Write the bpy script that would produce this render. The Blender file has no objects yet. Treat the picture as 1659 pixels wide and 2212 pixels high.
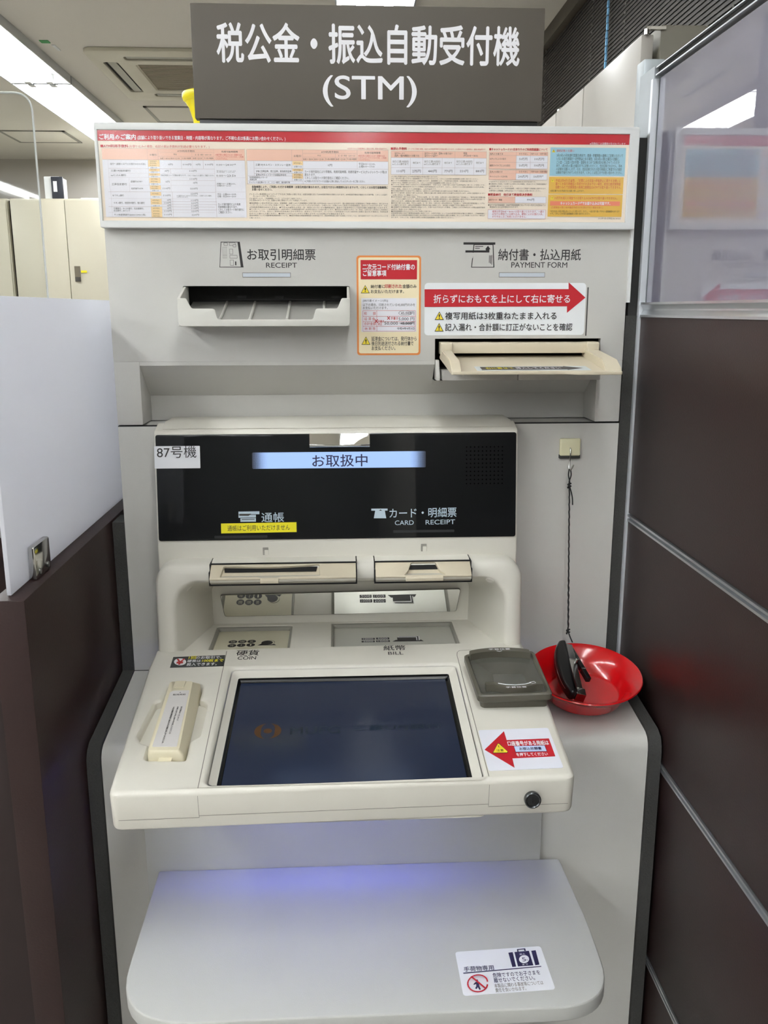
import bpy, bmesh, math, random
from mathutils import Matrix, Vector
random.seed(7)
SC = bpy.context.scene
COL = SC.collection

# ---------------------------------------------------------------- camera
def make_camera():
    yaw, pitch, roll, fpx = 0.0494374, 0.2253894, -0.0011486, 1902.5
    fw = Vector((math.sin(yaw)*math.cos(pitch), math.cos(yaw)*math.cos(pitch), -math.sin(pitch)))
    r = Vector((math.cos(yaw), -math.sin(yaw), 0)); u = r.cross(fw)
    r2 = r*math.cos(roll) + u*math.sin(roll); u2 = -r*math.sin(roll) + u*math.cos(roll)
    cam = bpy.data.cameras.new('camera'); o = bpy.data.objects.new('camera', cam); COL.objects.link(o)
    m = Matrix((r2, u2, -fw)).transposed().to_4x4(); m.translation = (-0.0450837, -1.2604285, 1.40)
    o.matrix_world = m
    cam.sensor_fit = 'HORIZONTAL'; cam.sensor_width = 36; cam.lens = 36*fpx/1659; cam.clip_start = .02
    SC.camera = o
make_camera()

# ---------------------------------------------------------------- world, exposure
w = bpy.data.worlds.new('world'); SC.world = w; w.use_nodes = True
w.node_tree.nodes['Background'].inputs[0].default_value = (.8, .85, .9, 1)
w.node_tree.nodes['Background'].inputs[1].default_value = .25
SC.view_settings.view_transform = 'Standard'; SC.view_settings.look = 'None'
SC.view_settings.exposure = 0.72; SC.view_settings.gamma = 1; SC.view_settings.use_curve_mapping = False
TUBE = 15.0          # radiance of the fluorescent tubes
FOOT = 15.0           # radiance of the violet foot light

# ---------------------------------------------------------------- helpers
def lin(c): return tuple(((v/255)/12.92 if v/255 <= .04045 else ((v/255+.055)/1.055)**2.4) for v in c)
MATS = {}
def mat(name, rgb, rough=.5, metal=0, spec=.5, coat=0, coat_rough=.05, emit=0, noise=.03, bump=0, scale=60, trans=0, ior=1.5, raw=False, alpha=1):
    if name in MATS: return MATS[name]
    m = bpy.data.materials.new(name); m.use_nodes = True; nt = m.node_tree; b = nt.nodes['Principled BSDF']
    c = rgb if raw else lin(rgb)
    b.inputs['Roughness'].default_value = rough; b.inputs['Metallic'].default_value = metal
    b.inputs['Specular IOR Level'].default_value = spec; b.inputs['Coat Weight'].default_value = coat
    b.inputs['Coat Roughness'].default_value = coat_rough; b.inputs['Transmission Weight'].default_value = trans
    b.inputs['IOR'].default_value = ior; b.inputs['Base Color'].default_value = (*c, 1); b.inputs['Alpha'].default_value = alpha
    if emit: b.inputs['Emission Color'].default_value = (*c, 1); b.inputs['Emission Strength'].default_value = emit
    if noise or bump:
        tc = nt.nodes.new('ShaderNodeTexCoord'); n = nt.nodes.new('ShaderNodeTexNoise'); n.inputs['Scale'].default_value = scale
        n.inputs['Detail'].default_value = 4; nt.links.new(tc.outputs['Object'], n.inputs['Vector'])
        if noise:
            mx = nt.nodes.new('ShaderNodeMix'); mx.data_type = 'RGBA'
            mx.inputs[6].default_value = (*[v*(1-noise) for v in c], 1); mx.inputs[7].default_value = (*[min(1, v*(1+noise)) for v in c], 1)
            nt.links.new(n.outputs['Fac'], mx.inputs[0]); nt.links.new(mx.outputs[2], b.inputs['Base Color'])
        if bump:
            bp = nt.nodes.new('ShaderNodeBump'); bp.inputs['Strength'].default_value = bump; bp.inputs['Distance'].default_value = .002
            nt.links.new(n.outputs['Fac'], bp.inputs['Height']); nt.links.new(bp.outputs[0], b.inputs['Normal'])
    MATS[name] = m; return m

def link(name, me, m, parent=None, smooth=False, **props):
    o = bpy.data.objects.new(name, me); COL.objects.link(o)
    if m is not None:
        for k in (m if isinstance(m, (list, tuple)) else [m]): me.materials.append(k)
    if smooth:
        for p in me.polygons: p.use_smooth = True
        if smooth != 'all':
            try: me.set_sharp_from_angle(angle=math.radians(smooth if smooth is not True else 35))
            except Exception: pass
    if parent is not None: o.parent = parent
    for k, v in props.items(): o[k] = v
    return o
def empty(name, label, cat, group=None):
    o = bpy.data.objects.new(name, None); COL.objects.link(o); o.empty_display_size = .05
    o['label'] = label; o['category'] = cat
    if group: o['group'] = group
    return o
def tag(o, label, cat, group=None):
    o['label'] = label; o['category'] = cat
    if group: o['group'] = group
    return o
def mesh(verts, faces):
    me = bpy.data.meshes.new('m'); me.from_pydata([tuple(v) for v in verts], [], faces); me.update()
    bm = bmesh.new(); bm.from_mesh(me); bmesh.ops.recalc_face_normals(bm, faces=bm.faces); bm.to_mesh(me); bm.free()
    return me
def bm_mesh(bm):
    me = bpy.data.meshes.new('m'); bmesh.ops.recalc_face_normals(bm, faces=bm.faces); bm.to_mesh(me); bm.free(); return me
def addbox(bm, x0, x1, y0, y1, z0, z1, bev=0, seg=2):
    vs = [bm.verts.new((x, y, z)) for x in (x0, x1) for y in (y0, y1) for z in (z0, z1)]
    fs = [bm.faces.new([vs[i] for i in f]) for f in ((0, 1, 3, 2), (4, 6, 7, 5), (0, 4, 5, 1), (2, 3, 7, 6), (0, 2, 6, 4), (1, 5, 7, 3))]
    bmesh.ops.recalc_face_normals(bm, faces=fs)
    if bev:
        es = list({e for f in fs for e in f.edges})
        bmesh.ops.bevel(bm, geom=es, offset=bev, segments=seg, profile=.5, affect='EDGES')
def box(name, b, m, parent=None, bev=0, seg=2, **props):
    bm = bmesh.new(); bs = b if isinstance(b[0], (tuple, list)) else [b]
    for q in bs: addbox(bm, *q, bev=bev, seg=seg)
    return link(name, bm_mesh(bm), m, parent, smooth=bool(bev), **props)
def frame(o, X, Y):
    X = Vector(X).normalized(); Y = Vector(Y).normalized(); W = X.cross(Y).normalized()
    m = Matrix((X, Y, W)).transposed().to_4x4(); m.translation = o; return m
def VY(y): return frame((0, y, 0), (1, 0, 0), (0, 0, 1))          # upright plane facing the viewer
def VZ(z): return frame((0, 0, z), (1, 0, 0), (0, 1, 0))          # level plane facing up
_t = math.radians(7.24)
FC = frame((0, -.376, .8985), (1, 0, 0), (0, math.cos(_t), math.sin(_t)))    # console deck
FD = frame((0, -.0405, 1.157), (1, 0, 0), (0, .018, .1525))                  # display glass
def curve_mesh(c):
    o = bpy.data.objects.new('tmp', c); COL.objects.link(o)
    dg = bpy.context.evaluated_depsgraph_get(); me = bpy.data.meshes.new_from_object(o.evaluated_get(dg))
    bpy.data.objects.remove(o); bpy.data.curves.remove(c); return me
def plate_mesh(outlines, depth, bev=0, F=None, res=2):
    c = bpy.data.curves.new('c', 'CURVE'); c.dimensions = '2D'; c.fill_mode = 'BOTH'
    c.extrude = max(0, depth/2-bev); c.bevel_depth = bev; c.bevel_resolution = res; c.offset = -bev
    for pts in outlines:
        s = c.splines.new('POLY'); s.points.add(len(pts)-1); s.use_cyclic_u = True
        for i, p in enumerate(pts): s.points[i].co = (p[0], p[1], 0, 1)
    me = curve_mesh(c)
    me.transform(Matrix.Translation((0, 0, -depth/2)))
    bm = bmesh.new(); bm.from_mesh(me); bmesh.ops.remove_doubles(bm, verts=bm.verts, dist=1e-6)
    bmesh.ops.recalc_face_normals(bm, faces=bm.faces); bm.to_mesh(me); bm.free()
    if F is not None: me.transform(F)
    return me
def plate(name, outlines, depth, m, parent=None, bev=0, F=None, **props):
    return link(name, plate_mesh(outlines, depth, bev, F), m, parent, smooth=30, **props)
def rr(x0, y0, x1, y1, r=.004, n=5):
    if r <= 0: return [(x0, y0), (x1, y0), (x1, y1), (x0, y1)]
    P = []
    for cx, cy, a in ((x1-r, y0+r, -90), (x1-r, y1-r, 0), (x0+r, y1-r, 90), (x0+r, y0+r, 180)):
        for i in range(n+1):
            t = math.radians(a+90*i/n); P.append((cx+r*math.cos(t), cy+r*math.sin(t)))
    return P
def rpoly(pts, r, n=4):
    """polygon with rounded corners; r a number or one per corner"""
    out = []; N = len(pts)
    for i in range(N):
        p = Vector(pts[i]); a = Vector(pts[i-1])-p; b = Vector(pts[(i+1) % N])-p
        ri = r[i] if isinstance(r, (list, tuple)) else r
        if ri <= 0: out.append(tuple(p)); continue
        d = min(ri, a.length*.49, b.length*.49); s = p+a.normalized()*d; e = p+b.normalized()*d
        for k in range(n+1):
            t = k/n; out.append(tuple(s*(1-t)**2+p*2*t*(1-t)+e*t*t))
    return out
def loft(rings, closed=True, cap0=False, cap1=False):
    n = len(rings[0]); V = [v for r in rings for v in r]; Fc = []
    for k in range(len(rings)-1):
        for i in range(n if closed else n-1):
            j = (i+1) % n; Fc.append((k*n+i, k*n+j, (k+1)*n+j, (k+1)*n+i))
    if cap0: Fc.append(tuple(range(n)))
    if cap1: Fc.append(tuple((len(rings)-1)*n+i for i in range(n)))
    return mesh(V, Fc)
def extrude_x(prof, x0, x1): return loft([[(x0, y, z) for y, z in prof], [(x1, y, z) for y, z in prof]], cap0=True, cap1=True)
def prism(name, prof, x0, x1, m, parent=None, bev=0, **props):
    me = extrude_x(prof, x0, x1)
    if bev:
        bm = bmesh.new(); bm.from_mesh(me)
        es = [e for e in bm.edges if e.calc_face_angle(0) > .5]
        bmesh.ops.bevel(bm, geom=es, offset=bev, segments=3, profile=.5, affect='EDGES'); bm.to_mesh(me); bm.free()
    return link(name, me, m, parent, smooth=35, **props)
def tube_mesh(paths, r, n=8):
    V, Fc = [], []
    for path in paths:
        P = [Vector(p) for p in path]; base = len(V)
        for i, p in enumerate(P):
            d = (P[min(i+1, len(P)-1)]-P[max(i-1, 0)]).normalized()
            a = d.orthogonal().normalized() if i == 0 else (a-d*a.dot(d)).normalized()
            b = d.cross(a); ri = r[i] if isinstance(r, (list, tuple)) else r
            for k in range(n):
                t = 2*math.pi*k/n; V.append(p+a*ri*math.cos(t)+b*ri*math.sin(t))
        for i in range(len(P)-1):
            for k in range(n):
                j = (k+1) % n; Fc.append((base+i*n+k, base+i*n+j, base+(i+1)*n+j, base+(i+1)*n+k))
        Fc.append(tuple(base+k for k in range(n))); Fc.append(tuple(base+(len(P)-1)*n+k for k in range(n)))
    return mesh(V, Fc)
def tube(name, path, r, m, parent=None, n=8, **props):
    paths = path if isinstance(path[0][0], (tuple, list, Vector)) else [path]
    return link(name, tube_mesh(paths, r, n), m, parent, smooth=60, **props)
def spline(pts, k=6):
    P = [Vector(p) for p in pts]; out = []
    for i in range(len(P)-1):
        a, b, c, d = P[max(i-1, 0)], P[i], P[i+1], P[min(i+2, len(P)-1)]
        for s in range(k):
            t = s/k; out.append(.5*((2*b)+(c-a)*t+(2*a-5*b+4*c-d)*t*t+(3*b-a-3*c+d)*t**3))
    out.append(P[-1]); return out
def lathe_mesh(prof, n=48, F=None):
    me = loft([[(r*math.cos(2*math.pi*i/n), r*math.sin(2*math.pi*i/n), z) for i in range(n)] for r, z in prof], cap0=prof[0][0] > 1e-4 and True, cap1=True)
    if F is not None: me.transform(F)
    return me
def lathe(name, prof, m, parent=None, n=48, F=None, **props): return link(name, lathe_mesh(prof, n, F), m, parent, smooth=40, **props)
def xform(me, F): me.transform(F); return me

# ---------------------------------------------------------------- materials
GREY = mat('machine_grey_powder_coat', (204, 203, 198), .55, bump=.12, scale=900, noise=.015)
GREY2 = mat('machine_grey_shelf', (196, 197, 193), .5, bump=.1, scale=900, noise=.015)
CREAM = mat('console_ivory_plastic', (224, 221, 210), .42, bump=.05, scale=1200, noise=.012)
BEIGE = mat('slot_beige_plastic', (214, 204, 180), .42, bump=.05, scale=1200, noise=.015)
HAND = mat('handset_cream_plastic', (226, 218, 190), .35, noise=.01)
WHITE = mat('white_frame', (225, 227, 225), .45, noise=.01)
PAPERW = mat('white_label', (238, 240, 244), .5, noise=.005)
DARK = mat('dark_void', (22, 22, 22), .8)
SEAM = mat('seam_line', (120, 117, 108), .8, noise=0)
FOAM = mat('charcoal_foam', (66, 66, 64), .95, bump=.5, scale=500, noise=.25)
BROWN = mat('dark_brown_laminate', (48, 32, 30), .42, bump=.1, scale=400, noise=.12, spec=.35)
ALU = mat('brushed_aluminium', (200, 204, 208), .3, metal=.85, noise=.03)
STEEL = mat('polished_steel', (200, 200, 196), .12, metal=1, noise=0)
GLASSBLK = mat('display_black_glass', (8, 11, 13), .5, coat=.55, coat_rough=.015, noise=0, spec=.2)
BLKP = mat('black_plastic', (16, 16, 17), .3, noise=.05)
READER = mat('reader_olive_grey_plastic', (92, 89, 78), .35, noise=.02)
READER_IN = mat('reader_inner_wall', (70, 68, 60), .3, noise=.02)
MIRROR = mat('mirror_steel', (222, 222, 218), .03, metal=1, noise=0)
CEIL = mat('ceiling_board', (228, 224, 214), .9, bump=.3, scale=160, noise=.03)
WALLM = mat('wall_paint', (196, 191, 183), .9, noise=.03, scale=8)
CARPET = mat('grey_carpet', (178, 174, 168), .95, noise=.3, scale=300, bump=.6)
LOCK = mat('locker_ivory_steel', (196, 190, 170), .4, noise=.02, scale=5)
RED = mat('red_melamine', (205, 12, 20), .2, noise=.04, coat=.6, coat_rough=.06)
YEL = mat('yellow_plastic', (240, 222, 20), .35, noise=.02)

# ---------------------------------------------------------------- the setting
def struct(name, b, m, **k): return box(name, b, m, kind='structure', **k)
struct('floor', (-6, .97, -9, 6.55, -.05, 0), CARPET)
struct('ceiling', (-6, .97, -9, 6.55, 2.6, 2.65), CEIL)
struct('wall_back', (-6, .97, 6.5, 6.6, 0, 2.6), WALLM)
struct('wall_right', (.95, 1.05, -9, 6.5, 0, 2.6), WALLM)
struct('wall_left', (-6.1, -6, -9, 6.5, 0, 2.6), WALLM)
struct('wall_front', (-6, .97, -9.1, -9, 0, 2.6), mat('wall_front_paint', (56, 52, 50), .9))
# panel joint lines of the ceiling hatches are real recessed frames
def hatch(x0, x1, y0, y1, label):
    t = empty('ceiling_hatch', label, 'ceiling hatch')
    m = mat('hatch_frame', (150, 148, 140), .6); b = .02
    box('frame', [(x0, x1, y0, y0+b, 2.594, 2.6), (x0, x1, y1-b, y1, 2.594, 2.6), (x0, x0+b, y0, y1, 2.594, 2.6), (x1-b, x1, y0, y1, 2.594, 2.6)], m, t)
    box('panel', (x0+b, x1-b, y0+b, y1-b, 2.596, 2.6), CEIL, t)
hatch(-2.36, -1.91, 5.3, 5.74, 'square ceiling access hatch at far left with thin frame, above the ivory lockers')
hatch(-1.21, -.76, 4.52, 4.97, 'square ceiling access hatch beyond the air conditioner, half hidden by the dark sign')

# fluorescent fixtures, open reflector kind, in rows along the room
EM = mat('fluorescent_tube', (247, 250, 252), .5, emit=TUBE, noise=0)
REFL = mat('fixture_white_enamel', (240, 240, 238), .35, noise=0)
def fixture_proto(label):
    t = empty('ceiling_light', label, 'ceiling light', None)
    h, L = .15, 1.60; z = 0
    # reflector: shallow trapezoid trough, open below
    prof = [(-h, 0), (-h+.02, .035), (h-.02, .035), (h, 0)]
    V = []; 
    for y in (0, L): V += [(x, y, z-.036+q) for x, q in prof]
    me = mesh(V, [(0, 1, 5, 4), (1, 2, 6, 5), (2, 3, 7, 6), (0, 3, 2, 1), (4, 5, 6, 7)])
    link('reflector', me, REFL, t)
    box('rim', [(-h-.006, -h, 0, L, -.042, 0), (h, h+.006, 0, L, -.042, 0), (-h-.006, h+.006, -.006, 0, -.042, 0), (-h-.006, h+.006, L, L+.006, -.042, 0)], ALU, t)
    for x in (-.055, .055):
        a = tube('tube_lamp', [(x, .045, -.026), (x, L-.045, -.026)], .018, EM, t, n=12)
        for y_ in (0, L-.045): box('lamp_holder', (x-.016, x+.016, y_, y_+.045, -.046, -.004), WHITE, t)
    return t
def dup(root, loc, label, group=None):
    r = root.copy(); COL.objects.link(r); r.location = loc; r['label'] = label
    if group: r['group'] = group
    for ch in root.children:
        c = ch.copy(); COL.objects.link(c); c.parent = r
        for g in ch.children:
            d = g.copy(); COL.objects.link(d); d.parent = c
    return r
fx = fixture_proto('nearest visible fluorescent ceiling light at upper left, running out of the frame'); fx.location = (-1.59, 2.21, 2.599)
dup(fx, (-1.59, 3.835, 2.599), 'fluorescent ceiling light with exposed tubes, ending above the left end of the header poster')
fb = dup(fx, (.11, 1.09, 2.599), 'fluorescent ceiling light glowing just above the top edge of the dark sign')
for x, y in [(.11, -2.25), (-1.59, .58), (-1.59, -1.05), (-1.59, -2.7), (-3.29, -1.05), (-3.29, .58), (-3.29, 2.21), (-3.29, 3.835)] + [(x_, y_) for x_ in (.11, -1.59, -3.29) for y_ in (-4.35, -6.0, -7.65) if (x_, y_) != (.11, -7.65)] + [(-3.29, -2.7)]:  # unseen fixtures, added to light the machine front and the room
    dup(fx, (x, y, 2.599), 'added fluorescent ceiling light over the customer side, unseen, outside the picture', 'added ceiling lights outside the picture')
f3 = dup(fx, (-1.59, 5.46, 2.599), 'farthest ceiling light, only its white corner seen beside the poster frame top left')
f3.scale = (1, .6, 1)

# air conditioner cassette
ac = empty('air_conditioner', 'ivory four-way ceiling air conditioner cassette left of the dark sign', 'air conditioner')
ACM = mat('cassette_ivory', (206, 202, 184), .5, noise=.01)
def VDn(z): return frame((0, 0, z), (1, 0, 0), (0, -1, 0))
def neg(P): return [(x, -y) for x, y in P]
x0, x1, y0, y1 = -1.235, -.245, 3.29, 4.30
plate('panel', [neg(rr(x0, y0, x1, y1, .05)), neg(rr(x0+.17, y0+.10, x1-.17, y0+.17, .02)), neg(rr(x0+.17, y1-.17, x1-.17, y1-.10, .02)), neg(rr(x0+.05, y0+.2, x0+.12, y1-.2, .02)), neg(rr(x1-.12, y0+.2, x1-.05, y1-.2, .02)), neg(rr(x0+.2, y0+.24, x1-.2, y1-.24, .02))], .018, ACM, ac, .004, VDn(2.582))
box('duct', (x0+.03, x1-.03, y0+.03, y1-.03, 2.594, 2.6), DARK, ac)
for i, q in enumerate(((x0+.18, x1-.18, y0+.105, y0+.145), (x0+.18, x1-.18, y1-.145, y1-.105), (x0+.07, x0+.11, y0+.21, y1-.21), (x1-.11, x1-.07, y0+.21, y1-.21))):
    box('louvre', (*q, 2.586, 2.589), mat('louvre_grey', (168, 168, 156), .5), ac)
gm = mat('intake_grille', (178, 170, 150), .7)
box('intake_grille', [(x0+.2, x1-.2, y0+.24+i*.02, y0+.247+i*.02, 2.585, 2.589) for i in range(24)] + [(x0+.2+j*.28, x0+.21+j*.28, y0+.24, y1-.24, 2.584, 2.589) for j in range(3)], gm, ac)
box('filter', (x0+.2, x1-.2, y0+.24, y1-.24, 2.5895, 2.592), mat('filter_mesh', (140, 132, 112), .9), ac)

# lockers on the far wall
def locker(x0, x1, label):
    t = empty('locker', label, 'locker')
    box('body', (x0, x1, 5.32, 5.77, 0, 2.16), LOCK, t, bev=.004)
    xm = (x0+x1)/2
    for a, b in ((x0+.006, xm-.002), (xm+.002, x1-.006)):
        d = box('door', (a, b, 5.30, 5.32, .06, 2.15), LOCK, t, bev=.003)
        if a > x0+.1:
            box('handle', [(a+.035, a+.075, 5.294, 5.3, 1.60, 1.705)], mat('handle_recess', (120, 112, 96), .5, metal=.4), d)
            box('handle_plate', [(a+.037, a+.073, 5.29, 5.296, 1.60, 1.63)], STEEL, d)
    return t
locker(-3.10, -2.345, 'ivory steel locker at the left edge of the picture, left of the dark gap')
l2 = locker(-2.325, -1.57, 'ivory steel locker right of the dark gap, with recessed handle and small yellow tag')
locker(-1.56, -.80, 'ivory steel locker mostly hidden behind the machine')
box('key_tag', (-1.865, -1.825, 5.292, 5.297, 1.66, 1.675), YEL, l2)
struct('locker_gap_shade_1', (-2.345, -2.325, 5.36, 5.75, 0, 2.15), DARK)  # dark fill standing in for the shade in the gap between lockers
bx = empty('desk_device', 'small black device in a white case standing on the lockers, seen edge on', 'device')
box('case', (-2.10, -1.99, 5.38, 5.55, 2.16, 2.315), WHITE, bx, bev=.006)
box('front_panel', [(-2.045, -1.965, 5.36, 5.379, 2.165, 2.31)], mat('device_black', (45, 48, 56), .4), bx, bev=.003)
box('display', [(-2.03, -2.005, 5.356, 5.361, 2.21, 2.28)], WHITE, bx)
tag(box('document_box', (-1.86, -1.62, 5.4, 5.6, 2.16, 2.175), WHITE, bev=.003), 'flat white folder lying on top of the locker with the yellow tag', 'folder')
tag(box('ceiling_sticker', (-1.395, -1.355, 3.20, 3.24, 2.597, 2.6), mat('green_sticker', (70, 160, 90), .6)), 'small green sticker on the ceiling beside the upper left light', 'sticker')
tag(box('adhesive_strip', (-1.36, -1.345, 3.27, 3.36, 2.597, 2.6), WHITE), 'short white strip on the ceiling right of the green sticker', 'sticker')

# blinds along the window wall
bl = empty('venetian_blind', 'dark brown closed venetian blind on the window wall, upper right', 'blind')
BL = mat('blind_slat_brown', (52, 48, 43), .6, noise=.05)
sm = extrude_x([(0, 0), (.0012, 0), (.0030, .008), (.0050, .0160), (.0042, .0160), (.0022, .008)], 0, 1)
sm.transform(Matrix(((0, 1, 0, 0), (1, 0, 0, 0), (0, 0, 1, 0), (0, 0, 0, 1))))      # length along +y
sm.transform(Matrix.Diagonal((1, 3.7, 1, 1)))
for p in sm.polygons: p.use_smooth = False
sm.materials.append(BL)
for i in range(112):
    s = bpy.data.objects.new('slat', sm); COL.objects.link(s); s.parent = bl; s.location = (.903, -.45, 2.525-i*.0135)
box('head_rail', (.875, .925, -.45, 3.3, 2.54, 2.6), mat('head_rail_brown', (70, 62, 50), .5), bl, bev=.002)
for y in (3.02, 2.26, 1.86, 1.0, .2):
    box('ladder_cord', [(.898, .9005, y, y+.005, 2.53-k*.027, 2.538-k*.027) for k in range(54)], mat('ladder_cord', (120, 118, 112), .7), bl, kind='stuff')
box('pull_cord', [(.886, .892, 2.02+.002*(k % 2), 2.03+.002*(k % 2), 2.53-k*.024, 2.551-k*.024) for k in range(40)], mat('pull_cord_blue', (120, 175, 215), .6), bl, bev=0)

# white cabinet behind the machine, right
wc = empty('storage_cabinet', 'tall white two-door cabinet behind the machine on the right, below the blind', 'cabinet')
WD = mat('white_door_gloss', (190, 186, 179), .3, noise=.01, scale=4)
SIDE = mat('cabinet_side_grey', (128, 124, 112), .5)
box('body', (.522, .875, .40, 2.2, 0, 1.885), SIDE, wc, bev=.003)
for a, b, lbl in ((.405, .78, 0), (.785, 1.03, 0), (1.035, 1.60, 0)):
    d = box('door', (.49, .512, a, b-.002, .05, 1.87), WD, wc, bev=.002)
for y in (.40, 1.03):
    tube('hinge', [(.497, y, 1.868), (.497, y, 1.877)], .0045, STEEL, wc, n=12)
    box('hinge_arm', [(.497, .53, y-.004, y+.004, 1.876, 1.881)], STEEL, wc)

# ---------------------------------------------------------------- partitions
GLASSP = mat('frosted_partition_glass', (124, 122, 140), .5, coat=1, coat_rough=.01, noise=0)
GLASSP.node_tree.nodes['Principled BSDF'].inputs['Coat IOR'].default_value = 2.1
rp = empty('partition', 'tall office partition on the right: dark brown panels, aluminium rails, frosted glass top', 'partition')
PX = .379; Y0, Y1 = -1.6, 0.0
for a, b in ((1.106, 1.392), (.806, 1.096), (.506, .796), (.206, .496), (.04, .196)):
    box('panel', (PX+.001, PX+.03, Y0, Y1-.004, a, b), BROWN, rp, bev=.0015)
for z in (1.40, 1.10, .80, .50, .20):
    t_ = .010 if z == 1.40 else .005
    prof = [(PX+.028, z-t_), (PX-.001, z-t_), (PX-.001, z-t_+.003), (PX+.004, z-.001), (PX+.004, z+.001), (PX-.001, z+t_-.003), (PX-.001, z+t_), (PX+.028, z+t_)]
    link('rail', loft([[(x, Y0, q) for x, q in prof], [(x, Y1-.002, q) for x, q in prof]], cap0=True, cap1=True), ALU, rp)
box('glass', (PX+.006, PX+.014, Y0, Y1-.012, 1.409, 1.700), GLASSP, rp)
prof = [(PX+.0005, 1.7035), (PX+.0005, 1.7052), (PX+.006, 1.7055), (PX+.006, 1.7120), (PX+.0005, 1.7128), (PX+.0005, 1.7142), (PX+.034, 1.7142), (PX+.034, 1.7035)]
box('rail_gasket', (PX+.004, PX+.0075, Y0, Y1-.008, 1.7052, 1.7123), DARK, rp)
link('top_rail', loft([[(x, Y0, q) for x, q in prof], [(x, Y1-.008, q) for x, q in prof]], cap0=True, cap1=True), ALU, rp)
box('post', (PX+.0040, PX+.034, .0525, .085, 0, 1.740), mat('post_pale_grey', (176, 184, 188), .4, metal=.2), rp, bev=.002)
box('post_core', (PX-.0006, PX+.034, Y1-.006, .052, 0, 1.716), mat('post_core_grey', (168, 174, 178), .5, metal=.3), rp)
box('post_bead', (PX-.0025, PX+.006, Y1-.008, Y1, .0, 1.70), mat('post_white', (215, 220, 225), .35, metal=.3), rp)

lp = empty('low_partition', 'low dark brown laminate partition on the left carrying the frosted screen', 'partition')
box('panel', (-.414, -.379, -.362, .9, 0, 1.103), BROWN, lp, bev=.0012)
FROST = bpy.data.materials.new('frosted_acrylic'); FROST.use_nodes = True
nt = FROST.node_tree; nt.nodes.clear()
out = nt.nodes.new('ShaderNodeOutputMaterial'); d = nt.nodes.new('ShaderNodeBsdfDiffuse'); tr = nt.nodes.new('ShaderNodeBsdfTranslucent'); g = nt.nodes.new('ShaderNodeBsdfGlossy')
d.inputs[0].default_value = (.84, .85, .90, 1); tr.inputs[0].default_value = (.92, .93, .97, 1); g.inputs['Roughness'].default_value = .25
m1 = nt.nodes.new('ShaderNodeMixShader'); m1.inputs[0].default_value = .5; m2 = nt.nodes.new('ShaderNodeMixShader'); m2.inputs[0].default_value = .06
nt.links.new(d.outputs[0], m1.inputs[1]); nt.links.new(tr.outputs[0], m1.inputs[2]); nt.links.new(m1.outputs[0], m2.inputs[1]); nt.links.new(g.outputs[0], m2.inputs[2]); nt.links.new(m2.outputs[0], out.inputs[0])
fs = empty('frosted_screen', 'frosted white acrylic screen clamped on the low brown partition at left', 'screen')
box('sheet', (-.402, -.397, -.348, .85, 1.104, 1.415), FROST, fs, bev=.001)
CY0, CY1, CZ = -.292, -.240, 1.142
cl = tag(box('screen_clamp', [(-.3965, -.3885, CY0, CY1, 1.1035, CZ), (-.4085, -.4025, CY0, CY1, 1.1035, CZ)], STEEL, bev=.0022), 'small silver clamp holding the frosted screen on the low partition', 'clamp')
for y in (CY0+.012, CY1-.012): lathe('bolt', [(.0012, 0.0012), (.0032, .0012), (.0036, 0)], mat('bolt_grey', (110, 110, 106), .3, metal=.8), cl, n=16, F=frame((-.3885, y, 1.111), (0, 1, 0), (0, 0, 1)))
CLEAR = bpy.data.materials.new('clear_acrylic'); CLEAR.use_nodes = True
nt = CLEAR.node_tree; nt.nodes.clear()
out = nt.nodes.new('ShaderNodeOutputMaterial'); tp = nt.nodes.new('ShaderNodeBsdfTransparent'); g = nt.nodes.new('ShaderNodeBsdfGlossy'); fr = nt.nodes.new('ShaderNodeFresnel'); mx = nt.nodes.new('ShaderNodeMixShader')
tp.inputs[0].default_value = (.96, .97, .97, 1); g.inputs['Roughness'].default_value = .02; fr.inputs[0].default_value = 1.45
nt.links.new(fr.outputs[0], mx.inputs[0]); nt.links.new(tp.outputs[0], mx.inputs[1]); nt.links.new(g.outputs[0], mx.inputs[2]); nt.links.new(mx.outputs[0], out.inputs[0])
asx = empty('acrylic_screen', 'clear acrylic droplet screen with rounded corner standing behind the frosted screen', 'screen')
plate('sheet', [rpoly([(-1.45, 1.0), (-.632, 1.0), (-.632, 1.808), (-1.45, 1.808)], [0, 0, .035, .035], 8)], .004, CLEAR, asx, F=VY(.6))
e = rpoly([(-1.45, 1.0), (-.632, 1.0), (-.632, 1.808), (-1.45, 1.808)], [0, 0, .035, .035], 8)
tube('edge', [(x, .602, z) for x, z in e[1:-1]], .0022, mat('acrylic_edge', (235, 238, 236), .3, noise=0), asx, n=6)
box('foot', (-1.2, -.8, .55, .66, .992, 1.0), WHITE, asx)
tag(box('counter', [(-1.6, -.45, .35, .9, .95, .99), (-1.58, -.47, .4, .85, 0, .95)], BROWN), 'dark office counter behind the low left partition', 'counter')
nb = empty('side_partition', 'dark brown end panel at the lower left corner, in front of the low partition', 'partition')
box('panel', (-1.0, -.4165, -.352, -.318, 0, 1.03), mat('laminate_darker', (40, 26, 25), .5, noise=.1), nb, bev=.001)

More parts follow.
